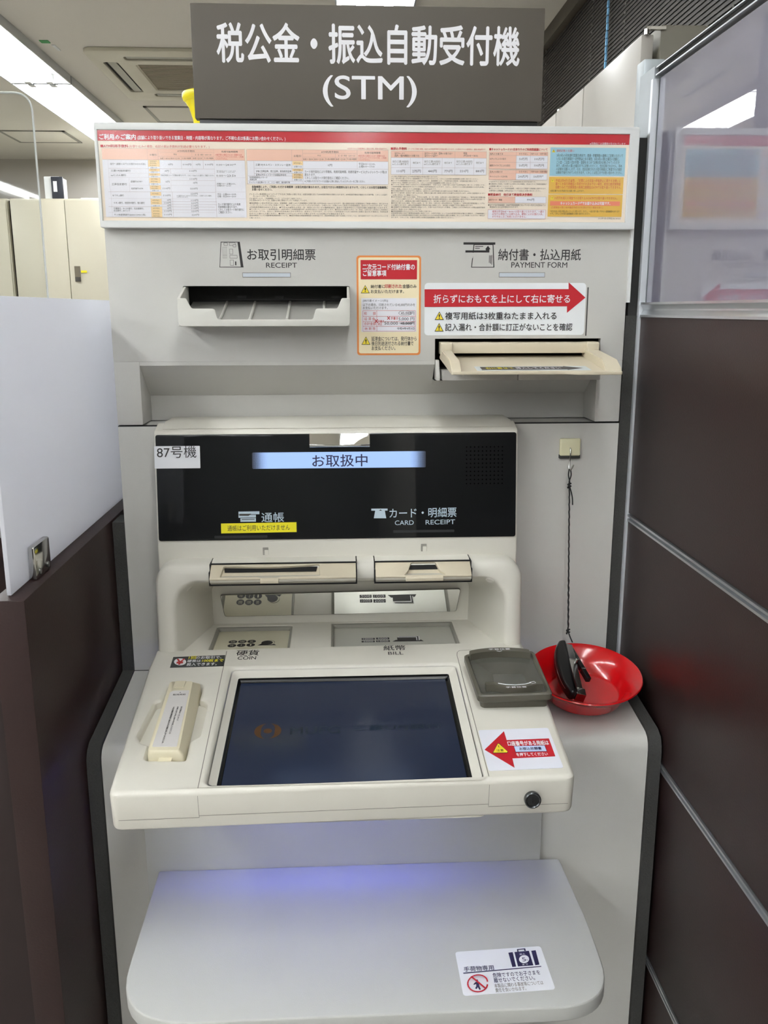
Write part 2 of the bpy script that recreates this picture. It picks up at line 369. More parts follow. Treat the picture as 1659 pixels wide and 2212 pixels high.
# ---------------------------------------------------------------- the machine
K = empty('payment_machine', 'large grey self-service bank payment machine with ivory console and touch screen', 'payment machine')
body_prof = [(0, 1.2392), (0, .8695), (-.182, .8475), (-.190, .846), (-.197, .842), (-.2015, .835), (-.203, .826), (-.203, 0), (.7, 0), (.7, 1.2392)]
bay_prof = [(0, 1.2392), (0, 1.010), (.066, 1.000), (.066, .905), (0, .8995), (0, .8695), (-.182, .8475), (-.190, .846), (-.197, .842), (-.2015, .835), (-.203, .826), (-.203, 0), (.7, 0), (.7, 1.2392)]
_bm = bmesh.new()
for pr, xa, xb in ((body_prof, -.36, -.2960), (bay_prof, -.2960, .2000), (body_prof, .2000, .36)): _bm.from_mesh(extrude_x(pr, xa, xb))
body = link('cabinet', bm_mesh(_bm), GREY, K, smooth=35)
box('upper_cabinet', (-.36, .36, .062, .7, 1.2402, 1.640), GREY, K, bev=.002)
box('seam', [(-.36, .36, .0004, .01, 1.2392, 1.2402), (-.36, -.308, -.0006, .0, .8694, .8702), (.21, .36, -.0006, .0, .8694, .8702)], DARK, K)
# upper front panel with the notch for the form slot and the hole for the receipt tray
up = plate('front_panel', [[(-.36, 1.3297), (.0898, 1.3297), (.0898, 1.3603), (.3266, 1.3603), (.3266, 1.3297), (.36, 1.3297), (.36, 1.635), (-.36, 1.635)], rr(-.2589, 1.390, -.0302, 1.4324, .001, 1)], .012, GREY, K, .0008, VY(0))
# inner cheeks, top and side walls behind the panel
box('pillar', [(-.36, -.3245, .0, .062, 1.2415, 1.3300)], GREY, K, bev=.0012)
box('pillar', [(.3235, .36, .0, .062, 1.2415, 1.3300)], GREY, K, bev=.0012)
box('side_wall', [(-.36, -.357, .012, .064, 1.33, 1.64), (.357, .36, .012, .064, 1.33, 1.64), (-.36, .36, .0, .064, 1.637, 1.64)], GREY, K)
prism('soffit', [(.0005, 1.3297), (.0005, 1.3245), (.061, 1.2775), (.063, 1.2775), (.063, 1.3297)], -.3245, .0898, GREY, K)
prism('soffit', [(.0005, 1.302), (.028, 1.302), (.061, 1.2785), (.063, 1.2785), (.063, 1.302)], .0898, .3235, GREY, K)
prism('flap', [(-.004, 1.331), (-.018, 1.3075), (-.018, 1.303), (.010, 1.303), (.010, 1.331)], .0905, .0955, GREY, K, bev=.0008)
box('slot_bracket', [(.0985, .2045, -.022, .05, 1.3035, 1.318)], GREY, K, bev=.001)
box('slot_bracket', [(.2058, .3225, -.022, .05, 1.3035, 1.318)], GREY, K, bev=.001)
# dark wells behind the openings
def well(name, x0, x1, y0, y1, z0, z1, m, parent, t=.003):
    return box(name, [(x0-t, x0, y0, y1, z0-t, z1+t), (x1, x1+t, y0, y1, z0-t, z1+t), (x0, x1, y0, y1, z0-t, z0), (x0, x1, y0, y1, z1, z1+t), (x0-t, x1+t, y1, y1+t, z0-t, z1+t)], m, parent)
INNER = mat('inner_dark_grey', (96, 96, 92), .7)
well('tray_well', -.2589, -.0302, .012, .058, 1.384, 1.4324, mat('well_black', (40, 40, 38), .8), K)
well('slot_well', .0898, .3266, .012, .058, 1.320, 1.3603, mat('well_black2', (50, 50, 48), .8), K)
# status lights
LED = mat('status_light_lens', (200, 208, 216), .35, emit=0, noise=0)
for x0, x1, z0, z1 in ((-.1765, -.1115, 1.4447, 1.4497), (.1785, .2421, 1.4450, 1.4503)):
    box('status_light', (x0, x1, -.0006, .001, z0, z1), LED, K)
    box('light_surround', [(x0-.0006, x1+.0006, -.0003, .001, z0-.0006, z1+.0006)], SEAM, K)

# receipt tray
TR = mat('tray_light_grey', (212, 211, 203), .45, noise=.01)
xs0, xs1, yf = -.2580, -.0305, -.055
fr_ = rpoly([(xs0, 1.379), (xs1, 1.379), (xs1, 1.4155), (-.0415, 1.4155), (-.0470, 1.4022), (-.0760, 1.4022), (-.0800, 1.3880), (-.2060, 1.3880), (-.2100, 1.4022), (-.2400, 1.4022), (-.2465, 1.4155), (xs0, 1.4155)],
    [.006, .006, .001, .002, .003, .003, .003, .003, .003, .003, .002, .001], 4)
tray = plate('receipt_tray', [fr_], .0035, TR, K, .0008, VY(yf))
sp = [(-.0535, 1.3795), (.02, 1.3795), (.02, 1.4315), (0, 1.4315), (-.0535, 1.4155)]
prism('side_wall', sp, xs0, xs0+.0035, TR, tray, bev=.0006); prism('side_wall', sp, xs1-.0035, xs1, TR, tray, bev=.0006)
bm = bmesh.new(); bm.free(); link('floor_plate', extrude_x([(yf+.003, 1.3795), (yf+.003, 1.3865), (-.03, 1.3885), (.055, 1.4120), (.055, 1.3795)], xs0+.003, xs1-.003), mat('tray_floor', (170, 169, 163), .5), tray)
tube('rib', [[(x, yf+.010, 1.3872), (x, -.03, 1.3890), (x, .05, 1.4110)] for x in (-.2055, -.1655, -.1155, -.0660)], .0022, TR, tray, n=8)
box('rear_shutter', [(-.215, -.035, .03, .034, 1.414, 1.4155), (-.188, -.176, .028, .034, 1.416, 1.42), (-.135, -.123, .028, .034, 1.416, 1.42), (-.055, -.043, .028, .034, 1.416, 1.42)], DARK, tray)

# payment form slot
ps = prism('form_slot', [(-.012, 1.3405), (-.012, 1.354), (-.006, 1.3556), (.035, 1.3556), (.035, 1.345)], .0985, .3185, BEIGE, K, bev=.0008)
prism('slot_post', [(-.016, 1.339), (-.016, 1.354), (-.011, 1.3560), (.02, 1.3560), (.02, 1.339)], .0965, .1125, BEIGE, ps, bev=.0008)
prism('slot_post', [(-.016, 1.339), (-.016, 1.354), (-.011, 1.3560), (.02, 1.3560), (.02, 1.339)], .3035, .3205, BEIGE, ps, bev=.0008)
# tray deck slopes gently to the front
dk = frame((0, .0, 1.3355), (1, 0, 0), (0, .12, .0130))
deck = plate('slot_deck', [rpoly([(.0975, .01), (.0985, -.121), (.249, -.121), (.260, -.1255), (.3215, -.1255), (.3195, .01)], [0, .003, .006, .006, .003, 0])], .0042, BEIGE, ps, .0008, dk)
def rail(x0, x1, xf0, xf1, name='guide_rail'):
    V = []; P = [(.004, 0, .0), (.004, 0, .0125), (-.098, 0, .0125), (-.117, 0, .005), (-.1205, 0, .0)]
    A = []; B = []
    for (v, _, wz) in P:
        t = max(0, -v/.12); A.append(dk @ Vector((x0*(1-t)+xf0*t, v, wz-.001))); B.append(dk @ Vector((x1*(1-t)+xf1*t, v, wz-.001)))
    me = loft([A, B], cap0=True, cap1=True)
    bm = bmesh.new(); bm.from_mesh(me); bmesh.ops.bevel(bm, geom=[e for e in bm.edges if e.calc_face_angle(0) > .4], offset=.0012, segments=2, affect='EDGES'); bm.to_mesh(me); bm.free()
    link(name, me, BEIGE, ps, smooth=35)
rail(.0975, .1115, .0985, .1115); rail(.3010, .3195, .2995, .3215)
lb = plate('direction_label', [rr(.133, -.1150, .283, -.084, .0005, 1)], .0003, mat('label_pale', (214, 222, 222), .4, noise=0), ps, F=dk @ Matrix.Translation((0, 0, .0003)))

# black foam strips beside the cabinet
fo = [(.006, 1.392), (-.001, 1.392), (-.0015, .8705), (-.19, .851), (-.202, .845), (-.2075, .835), (-.209, .824), (-.209, 0), (.05, 0), (.05, 1.392)]
prism('foam_strip', fo, .3608, .3765, FOAM, K)
prism('foam_strip', [(y, min(z, 1.10)) for y, z in fo], -.3775, -.3608, FOAM, K)
box('foam_block', (.3642, .3770, .002, .05, 1.392, 1.628), mat('foam_block_black', (44, 44, 43), .9), K)
box('side_trim', (.3595, .3635, -.006, .004, 1.41, 1.638), WHITE, K)

# centre panel under the console and baggage shelf
box('centre_panel', (-.3072, .2168, -.218, -.202, 0, .842), GREY2, K, bev=.001)
shelf_o = rpoly([(-.292, -.2185), (-.2905, -.4775), (.2420, -.4775+.001), (.2465, -.345), (.2425, -.2185)], [.003, .085, .085, .02, .003], 10)
sh = plate('baggage_shelf', [shelf_o], .019, GREY2, K, .0025, VZ(.678))
box('shelf_bracket', [(-.285, .235, -.24, -.218, .640, .660)], GREY2, sh)
box('shelf_leg_panel', (.02, .05, -.40, -.22, .62, .66), GREY, sh)

# console deck
cpoly = rpoly([(-.2987, -.0215), (.2110, -.0125), (.2140, .150), (.2113, .301), (-.3070, .294), (-.3085, .245)], [.012, .012, 0, .002, .002, 0], 6)
rec = rpoly([(-.2710, .0400), (-.2255, .0375), (-.2270, .0740), (-.2160, .0850), (-.2165, .1530), (-.2215, .1615), (-.2290, .1635), (-.2285, .1935), (-.2330, .2000), (-.2640, .2010), (-.2725, .196), (-.2740, .1630), (-.2820, .1590), (-.2885, .0860), (-.2830, .0740), (-.2715, .0690)], .004, 3)
scr = rr(-.1955, -.0075, .1085, .2385, .006)
con = plate('console', [cpoly, scr, rec], .050, CREAM, K, .006, FC)
plate('underside', [rpoly([(-.2940, -.0160), (.2065, -.0075), (.2080, .195), (-.3020, .195)], .008, 4)], .003, CREAM, con, 0, FC @ Matrix.Translation((0, 0, -.0475)))
# floor under the handset recess
plate('recess_floor', [rr(-.292, .035, -.213, .205, .004)], .004, CREAM, con, 0, FC @ Matrix.Translation((0, 0, -.011)))
link('screen_bezel', loft([[FC @ Vector((x, y, z)) for x, y in rr(a, b_, c_, d_, r)] for a, b_, c_, d_, r, z in ((-.1945, -.0065, .1075, .2375, .006, -.0035), (-.1905, -.0035, .1025, .2330, .005, -.0070), (-.1862, -.0005, .0975, .2275, .003, -.0092))]), CREAM, con, smooth=60)
link('screen_frame', loft([[FC @ Vector((x, y, z)) for x, y in rr(a, b_, c_, d_, r)] for a, b_, c_, d_, r, z in ((-.1866, -.0008, .0978, .2278, .003, -.0091), (-.1862, -.0004, .0974, .2274, .003, -.0120), (-.1835, .0008, .0940, .2250, .002, -.0150), (-.1790, .0010, .0885, .2205, .002, -.0152))]), mat('screen_frame_black', (14, 15, 17), .18, noise=0), con, smooth=40)
LCD = mat('lcd_off', (7, 11, 19), .5, noise=.08, scale=30, coat=1, coat_rough=.15, emit=0)
LCD.node_tree.nodes['Principled BSDF'].inputs['Emission Color'].default_value = (*lin((20, 40, 74)), 1)
LCD.node_tree.nodes['Principled BSDF'].inputs['Emission Strength'].default_value = .30
ts = plate('touch_screen', [rr(-.1825, .0, .0925, .2240, .001, 1)], .002, LCD, con, 0, FC @ Matrix.Translation((0, 0, -.0150)))
# seams in the deck
def seam(pts, w=.0004):
    V = []
    for i, (x, y) in enumerate(pts): V += [FC @ Vector((x-w, y, .00015)), FC @ Vector((x+w, y, .00015))]
    return link('seam', mesh(V, [(2*i, 2*i+1, 2*i+3, 2*i+2) for i in range(len(pts)-1)]), SEAM, con)
seam([(-.2037, -.0150), (-.2055, .10), (-.2080, .286)]); seam([(.1140, -.008), (.1130, .262), (.1145, .2700), (.1180, .2745)])
V = [FC @ Vector(p) for p in ((.1175, .2741, .00015), (.1175, .2749, .00015), (.1350, .2762, .00015), (.1350, .2754, .00015))]
link('seam', mesh(V, [(0, 1, 2, 3)]), SEAM, con)
fv = lambda x: -.0215+(x+.2987)*.0177-.0002
def fseam(x0, x1, w0, w1):
    V = [FC @ Vector((x, fv(x), wz)) for x, wz in ((x0, w0), (x1, w0), (x1, w1), (x0, w1))]
    link('seam', mesh(V, [(0, 1, 2, 3)]), SEAM, con)
fseam(-.290, -.2037, -.0345, -.0340); fseam(-.2037, .1140, -.0322, -.0317); fseam(.1140, .204, -.0355, -.0350)
fseam(-.2040, -.2036, -.0345, -.006); fseam(.1138, .1142, -.0345, -.006)
# key lock
kf = frame((.1619, -.3935, .8725), (1, .0177, 0), (0, .126, .992))
kl = lathe('key_lock', [(.0092, -.004), (.0092, .0008), (.0080, .0016), (.0068, .0008), (.0066, -.0004), (0, -.0004)], mat('lock_steel', (90, 92, 94), .25, metal=.9, noise=0), con, n=32, F=kf)
box_ = plate('keyhole', [rr(-.0008, -.0032, .0008, .0032, .0005, 2)], .0002, DARK, con, F=kf @ Matrix.Translation((0, 0, .0000)))

# handset
def quad_ring(a, z): return [FC @ Vector((x, y, z)) for x, y in rpoly(a, .004, 4)]
hb = [(-.2695, .0415), (-.2275, .0400), (-.2302, .1975), (-.2700, .1975)]
ht = [(-.2685, .0435), (-.2325, .0423), (-.2400, .1935), (-.2695, .1935)]
mid = [(-.2692, .0422), (-.2282, .0409), (-.2315, .1968), (-.2698, .1968)]
htb = [(x*.985-.0038, y*.985+.0018) for x, y in ht]
hs = link('handset', loft([quad_ring(hb, -.010), quad_ring(mid, .0030), quad_ring(ht, .0078), quad_ring(htb, .0090)], cap0=True, cap1=True), HAND, K, smooth=50)
HF = FC @ Matrix.Translation((0, 0, .0093))
plate('handset_label', [rpoly([(-.2645, .0500), (-.2365, .0490), (-.2410, .1700), (-.2610, .1700), (-.2648, .1660)], .002, 3)], .0004, mat('handset_label_white', (222, 219, 216), .5), hs, F=HF)
plate('hook_button', [rpoly([(-.2632, .1775), (-.2575, .1760), (-.2495, .1770), (-.2485, .1925), (-.2620, .1925)], .001, 2)], .0016, HAND, hs, .0004, HF @ Matrix.Translation((0, 0, .0006)))
box_ = prism('handset_tab', [(-.3405, .897), (-.3405, .903), (-.3345, .904), (-.3345, .898)], -.256, -.241, HAND, hs)

# palm reader
rd_o = [rr(.126, .128, .211, .240, .006)]
rd = plate('palm_reader', rd_o, .012, READER, K, .001, FC @ Matrix.Translation((0, 0, .0115)))
def ring3(pts, z, r=.006): return [FC @ Vector((x, y, z)) for x, y in rpoly(pts, r, 5)]
def q4(i): return [(.1205+i, .1195+i), (.2140-i, .1215+i), (.2128-i, .2300-i), (.1165+i, .2240-i)]
link('flange', loft([ring3(q4(.003), .011), ring3(q4(.0), .0145), ring3(q4(.0), .0215), ring3(q4(.0016), .0232), ring3(q4(.0042), .0228), ring3(q4(.0055), .0205)], cap0=True), READER, rd, smooth=40)
link('sensor_well', loft([ring3(q4(.0054), .0206), ring3([(.1270, .128), (.2080, .130), (.2070, .2200), (.1255, .2170)], .0195, .004), ring3([(.148, .150), (.190, .151), (.190, .186), (.150, .186)], .0130, .002)], cap1=False), READER_IN, rd, smooth=20)
plate('sensor_window', [rr(.1485, .1495, .191, .187, .002)], .001, mat('sensor_glass', (60, 60, 56), .1, noise=0, coat=1), rd, F=FC @ Matrix.Translation((0, 0, .0131)))
cov = mat('reader_film', (130, 130, 120), .15, noise=0, alpha=.22, coat=.5)
plate('cover_film', [rpoly(q4(.0056), .004)], .0006, cov, rd, F=FC @ Matrix.Translation((0, 0, .0209)))
def arcbar(pts, w0, w1, z0, z1, name, m):
    A = []; n = len(pts)
    rings = []
    for i, (x, y) in enumerate(pts):
        rings.append([FC @ Vector((x, y-w0, z0)), FC @ Vector((x, y-w0*.8, z1)), FC @ Vector((x, y+w1*.8, z1)), FC @ Vector((x, y+w1, z0))])
    return link(name, loft(rings, cap0=True, cap1=True), m, rd, smooth=25)
arcbar([(.1235, .2165), (.127, .2185), (.137, .2215), (.150, .2238), (.165, .2245), (.180, .2235), (.193, .2215), (.201, .219), (.204, .217)], .006, .006, .020, .029, 'finger_guide', READER)
arcbar([(.1325, .1385), (.142, .1385), (.147, .1365), (.157, .1325), (.169, .1310), (.181, .1325), (.191, .1360), (.196, .1378), (.204, .1380)], .0045, .0045, .0195, .0290, 'wrist_guide', READER)
L = [(.1480, .1378), (.1575, .1345), (.169, .1330), (.181, .1345), (.1895, .1378)]
tube('guide_line', [FC @ Vector((x, y, .0292)) for x, y in L], .0006, PAPERW, rd, n=6)
tube('guide_line', [FC @ Vector((x, y, .0292)) for x, y in ((.1895, .1352), (.1955, .1372), (.1940, .1405), (.1875, .1385))], .0003, PAPERW, rd, n=6)
tube('guide_line', [FC @ Vector((x, y, .0294)) for x, y in ((.160, .2195), (.1635, .2175), (.167, .2195))], .0004, PAPERW, rd, n=6)

# display housing
dh = prism('display_housing', [(.0, 1.2445), (-.0275, 1.2365), (-.0318, 1.2330), (-.0505, 1.0750), (-.0510, 1.040), (0, 1.040)], -.3040, .2056, CREAM, K, bev=.0022)
prism('housing_top', [(.061, 1.2455), (.0, 1.2460), (-.024, 1.2385), (-.01, 1.238), (.061, 1.240)], -.2935, .2000, CREAM, dh, bev=.0006)
gl = plate('display_glass', [rr(-.3015, -.0735, .2030, .0750, .003)], .0022, GLASSBLK, dh, .0004, FD @ Matrix.Translation((0, 0, .0020)))
box('housing_gap', [(-.3044, -.2935, .0, .002, 1.2385, 1.2392)], DARK, dh)
# curved mirror at the top of the glass
mr = rpoly([(-.0885, .0558), (-.0045, .0558), (-.0045, .0752), (-.0885, .0752)], [.004, .004, 0, 0], 4)
V = []; Fm = []; nx, ny = 24, 8
for j in range(ny+1):
    for i in range(nx+1):
        u, v = i/nx, j/ny; x = -.0885+.084*u; y = .0556+.0194*v
        V.append(FD @ Vector((x, y, .0024+.0085*(1-v)*(1-.55*(2*u-1)**2) if v > 0 else .0024)))
for j in range(ny):
    for i in range(nx): a = j*(nx+1)+i; Fm.append((a, a+1, a+nx+2, a+nx+1))
link('safety_mirror', mesh(V, Fm), MIRROR, gl, smooth='all')
V = []; Fm = []
for j in range(10):
    for i in range(10):
        x = .1323+i*.00565; y = .0029+j*.00575; b0 = len(V); V.append(FD @ Vector((x, y, .00225)))
        V += [FD @ Vector((x+.00095*math.cos(k*math.pi/4), y+.00095*math.sin(k*math.pi/4), .00225)) for k in range(8)]
        Fm += [(b0, b0+1+k, b0+1+(k+1) % 8) for k in range(8)]
link('speaker_holes', mesh(V, Fm), mat('hole_black', (2, 2, 2), 1, spec=0, noise=0), gl, kind='stuff')
STX = bpy.data.materials.new('status_lcd'); STX.use_nodes = True; nt = STX.node_tree; b = nt.nodes['Principled BSDF']
tc = nt.nodes.new('ShaderNodeTexCoord'); sx = nt.nodes.new('ShaderNodeSeparateXYZ'); nt.links.new(tc.outputs['Object'], sx.inputs[0])
def mth(op, a, b_=None, clamp=False):
    n = nt.nodes.new('ShaderNodeMath'); n.operation = op; n.use_clamp = clamp
    for k, v in enumerate((a, b_)):
        if v is None: continue
        if isinstance(v, (int, float)): n.inputs[k].default_value = v
        else: nt.links.new(v, n.inputs[k])
    return n.outputs[0]
edge = mth('SUBTRACT', 1, mth('DIVIDE', mth('SUBTRACT', mth('ABSOLUTE', mth('ADD', sx.outputs[0], .0475)), .098), .024), True)   # 1 inside, to 0 at the ends
dots = mth('MULTIPLY', mth('ADD', mth('MULTIPLY', mth('SINE', mth('MULTIPLY', sx.outputs[0], 3700)), mth('SINE', mth('MULTIPLY', sx.outputs[2], 3700))), 1), .5)
on = mth('GREATER_THAN', mth('MULTIPLY', edge, 1.05), dots)
mx = nt.nodes.new('ShaderNodeMix'); mx.data_type = 'RGBA'; mx.inputs[6].default_value = (.01, .012, .016, 1); mx.inputs[7].default_value = (*lin((158, 190, 242)), 1)
nt.links.new(on, mx.inputs[0]); nt.links.new(mx.outputs[2], b.inputs['Emission Color']); b.inputs['Emission Strength'].default_value = .72
b.inputs['Base Color'].default_value = (.02, .02, .03, 1); b.inputs['Roughness'].default_value = .3; MATS['status_lcd'] = STX
plate('status_screen', [rr(-.1690, .0120+.0148, .0745, .0495, .001, 1)], .0003, STX, gl, F=FD @ Matrix.Translation((0, 0, .0023)))
plate('number_label', [rr(-.3035, .0285, -.2407, .0595, .0005, 1)], .0004, PAPERW, gl, F=FD @ Matrix.Translation((0, 0, .0026)))
for a, b_, z in ((-.2240, -.1500, -.0705), (.0280, .1150, -.0660)):
    plate('dim_indicator', [rr(a, z, b_, z+.0035, .0005, 1)], .0002, mat('indicator_grey', (42, 44, 46), .3, noise=0), gl, F=FD @ Matrix.Translation((0, 0, .0022)))
for x, z in ((-.1530, 1.0675), (.0715, 1.0695)):
    f_ = frame((x, -.0508, z), (1, 0, 0), (0, .0, 1))
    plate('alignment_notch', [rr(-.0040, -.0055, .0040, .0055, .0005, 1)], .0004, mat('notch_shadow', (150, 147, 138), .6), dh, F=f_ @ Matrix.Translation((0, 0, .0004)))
    plate('notch_step', [rr(-.0015, -.0055, .0038, .0020, .0005, 1)], .0008, CREAM, dh, F=f_ @ Matrix.Translation((0, 0, .0010)))

# hood: inverted U with lofted cavity
def arch(x0, x1, zb, zt, r, n=10):
    P = [(x0, zb)]
    for i in range(n+1):
        t = math.pi - math.pi/2*i/n; P.append((x0+r+r*math.cos(t), zt-r+r*math.sin(t)))
    for k in range(1, 6): P.append((x0+r+(x1-x0-2*r)*k/6, zt))
    for i in range(n+1):
        t = math.pi/2 - math.pi/2*i/n; P.append((x1-r+r*math.cos(t), zt-r+r*math.sin(t)))
    P.append((x1, zb)); return P
def yl(z, top, bot): return bot+(top-bot)*max(0, min(1, (z-.93)/(1.06-.93)))
O = arch(-.3050, .2095, .905, 1.0585, .030); O1 = arch(-.3035, .2080, .905, 1.0570, .0295)
O2 = arch(-.3000, .2045, .905, 1.0535, .028); I2 = arch(-.2830, .1900, .905, 1.0360, .036); I1 = arch(-.2795, .1865, .905, 1.0335, .036); I0 = arch(-.2765, .1835, .905, 1.0300, .034)
B = arch(-.2440, .1500, .925, .9950, .012)
R = lambda P, t, b_: [(x, yl(z, t, b_), z) for x, z in P]
hood = link('hood', loft([[(x, -.02, z) for x, z in O], R(O, -.068, -.082), R(O1, -.074, -.088), R(O2, -.078, -.0925), R(I2, -.0795, -.0940), R(I1, -.0775, -.0920), R(I0, -.0720, -.0865), [(x, .030+(.995-z)*.12, z) for x, z in B]], closed=False), CREAM, K, smooth=50)
for p_, n_ in (((-.2606, -.0590, 1.0169), (.629, -.341, -.699)), ((.1632, -.0763, 1.0275), (-.331, -.593, -.734))):
    n_ = Vector(n_).normalized(); X_ = n_.orthogonal().normalized()
    lathe('screw_cap', [(0, .0006), (.0042, .0005), (.0052, .0012), (.0060, -.0006)], CREAM, hood, n=20, F=frame(p_, X_, n_.cross(X_)))
# cavity back wall, mirror strip, floor, shutters
bw = frame((0, .0385, .925), (1, 0, 0), (0, -.0085, .070))
plate('cavity_wall', [[(-.2455, 0), (.1515, 0), (.1510, .0720), (-.2450, .0720)]], .002, CREAM, hood, F=bw)
mrf = frame((0, .0335, .9430), (1, 0, 0), (0, -.0108, .0470))
plate('mirror_rim', [rpoly([(-.2262, -.0015), (.1312, .0007), (.1362, .0417), (-.2307, .0375)], .004, 3)], .002, SEAM, hood, F=mrf @ Matrix.Translation((0, 0, .0014)))
plate('inner_mirror', [rpoly([(-.2255, -.0008), (.1305, .0012), (.1355, .0410), (-.2300, .0368)], .0038, 3)], .0006, MIRROR, hood, F=mrf @ Matrix.Translation((0, 0, .0018)))
coin = rr(-.2335, -.075, -.1262, .0235, .003); bill = rr(-.0585, -.085, .1205, .0300, .003)
plate('cavity_floor', [[(-.297, -.095), (.200, -.095), (.1980, -.07), (.1560, .047), (-.2500, .047), (-.292, -.07)], rr(-.2375, -.079, -.1222, .0275, .004), rr(-.0625, -.089, .1245, .0345, .004)], .005, CREAM, hood, .0015, VZ(.9275))
for nm, o_, m_, x0, x1, y0, y1 in (('coin_shutter', coin, mat('coin_shutter_cream', (214, 209, 184), .35, noise=.02), -.2335, -.1262, -.075, .0235), ('bill_shutter', bill, mat('bill_shutter_metal', (205, 205, 196), .32, metal=.25, noise=.03, scale=25), -.0585, .1205, -.085, .0300)):
    s_ = plate(nm, [o_], .001, m_, hood, F=VZ(.9203))
    link('shutter_rim', loft([[(x, y, z) for x, y in rr(x0-i, y0-i, x1+i, y1+i, .003)] for i, z in ((.004, .9262), (.0012, .9250), (.0002, .9225), (.0, .9195))]), mat('rim_grey', (150, 148, 138), .5), hood, smooth=20)
    PARTS = globals().setdefault('PARTS', {}); PARTS[nm] = s_

# passbook and card slots
SF = frame((0, -.1020, 1.0425), (1, 0, 0), (0, .0240, .0150))          # sloping top of the slot modules
def slot_module(name, x0, x1, hole, notch):
    b_ = plate(name, [rr(x0, .0, x1, .0285, .0012, 2), hole], .0065, BEIGE, K, .0007, SF)
    prism('lower_face', [(-.1005, 1.0375), (-.1010, 1.0425), (-.09, 1.0435), (-.052, 1.048), (-.052, 1.032), (-.0915, 1.0318)], x0+.0003, x1-.0003, mat('slot_lower_grey', (196, 192, 178), .45), b_, bev=.0006)
    hx = [p[0] for p in hole]; hy = [p[1] for p in hole]
    plate('slot_floor', [[(min(hx)-.002, min(hy)-.001), (max(hx)+.002, min(hy)-.001), (max(hx)+.002, max(hy)+.002), (min(hx)-.002, max(hy)+.002)]], .001, BEIGE, b_, F=SF @ Matrix.Translation((0, 0, -.0052)))
    box('dark_border', [(x0-.0016, x1+.0016, -.0925, -.05, 1.0302, 1.0325), (x0-.0016, x0-.0002, -.094, -.05, 1.031, 1.050), (x1+.0002, x1+.0016, -.094, -.05, 1.031, 1.050), (x0-.0016, x0-.0002, -.084, -.05, 1.045, 1.0585), (x1+.0002, x1+.0016, -.084, -.05, 1.045, 1.0585), (x0-.0016, x1+.0016, -.0800, -.0765, 1.0568, 1.0582)], DARK, b_)
    plate('dark_slit', [[(min(hx)+.005, max(hy)-.0095), (max(hx)-.005, max(hy)-.0095), (max(hx)-.003, max(hy)+.001), (min(hx)+.003, max(hy)+.001)]], .0004, DARK, b_, F=SF @ Matrix.Translation((0, 0, -.0040)))
    return b_
hp = rpoly([(-.2120, .0040), (-.1610, .0040), (-.1565, .0018), (-.1350, .0018), (-.1300, .0040), (-.0760, .0045), (-.0770, .0255), (-.1400, .0215), (-.2085, .0240)], [.001, .002, .002, .002, .002, .001, .002, .02, .002], 3)
p1 = slot_module('passbook_slot', -.2262, -.0262, hp, None)
hc = rpoly([(.0400, .0030), (.0980, .0030), (.0900, .0110), (.0850, .0260), (.0510, .0260), (.0460, .0110)], .002, 3)
p2 = slot_module('card_slot', .0008, .1338, hc, None)
prism('finger_lip', [(-.1045, 1.036), (-.1045, 1.0410), (-.1010, 1.0432), (-.098, 1.0420), (-.09, 1.036)], -.1575, -.1320, BEIGE, p1, bev=.001)
prism('finger_lip', [(-.1045, 1.036), (-.1045, 1.0410), (-.1010, 1.0432), (-.098, 1.0420), (-.09, 1.036)], .0420, .0940, BEIGE, p2, bev=.001)

# violet foot light beneath the console
box('added_light_hood', (-.235, .100, -.2355, -.2335, .804, .846), CREAM, K)  # unseen baffle, added to keep the violet light close to the wall
ft = box('foot_light', (-.230, .095, -.2275, -.2215, .832, .840), mat('foot_light_violet', (104, 116, 255), .5, emit=FOOT, noise=0), K)

COVER = bpy.data.materials.new('matte_cover_sheet'); COVER.use_nodes = True
nt = COVER.node_tree; nt.nodes.clear()
out = nt.nodes.new('ShaderNodeOutputMaterial'); tp = nt.nodes.new('ShaderNodeBsdfTransparent'); g = nt.nodes.new('ShaderNodeBsdfGlossy'); mx = nt.nodes.new('ShaderNodeMixShader')
g.inputs['Roughness'].default_value = .12; mx.inputs[0].default_value = .035
nt.links.new(tp.outputs[0], mx.inputs[1]); nt.links.new(g.outputs[0], mx.inputs[2]); nt.links.new(mx.outputs[0], out.inputs[0])
# poster frame on the head of the machine
pf = plate('poster_frame', [rr(-.3615, 1.5076, .3605, 1.6385, .002, 2), [(-.3575, 1.5165), (.3478, 1.5165), (.3478, 1.6297), (-.3575, 1.6297)]], .012, WHITE, K, .0008, VY(-.0145))
box('backing', (-.36, .36, -.0115, -.001, 1.512, 1.634), WHITE, pf)
link('clear_cover', mesh([(-.3575, -.0140, 1.5165), (.3478, -.0140, 1.5165), (.3478, -.0140, 1.6297), (-.3575, -.0140, 1.6297)], [(0, 1, 2, 3)]), COVER, pf)
poster = tag(plate('guide_poster', [rr(-.3572, 1.5168, .3475, 1.6295, .0003, 1)], .0003, mat('poster_cream', (246, 233, 214), .5, noise=0), None, F=VY(-.0122)), 'long cream fee table poster with red header strip in the frame across the machine top', 'poster')

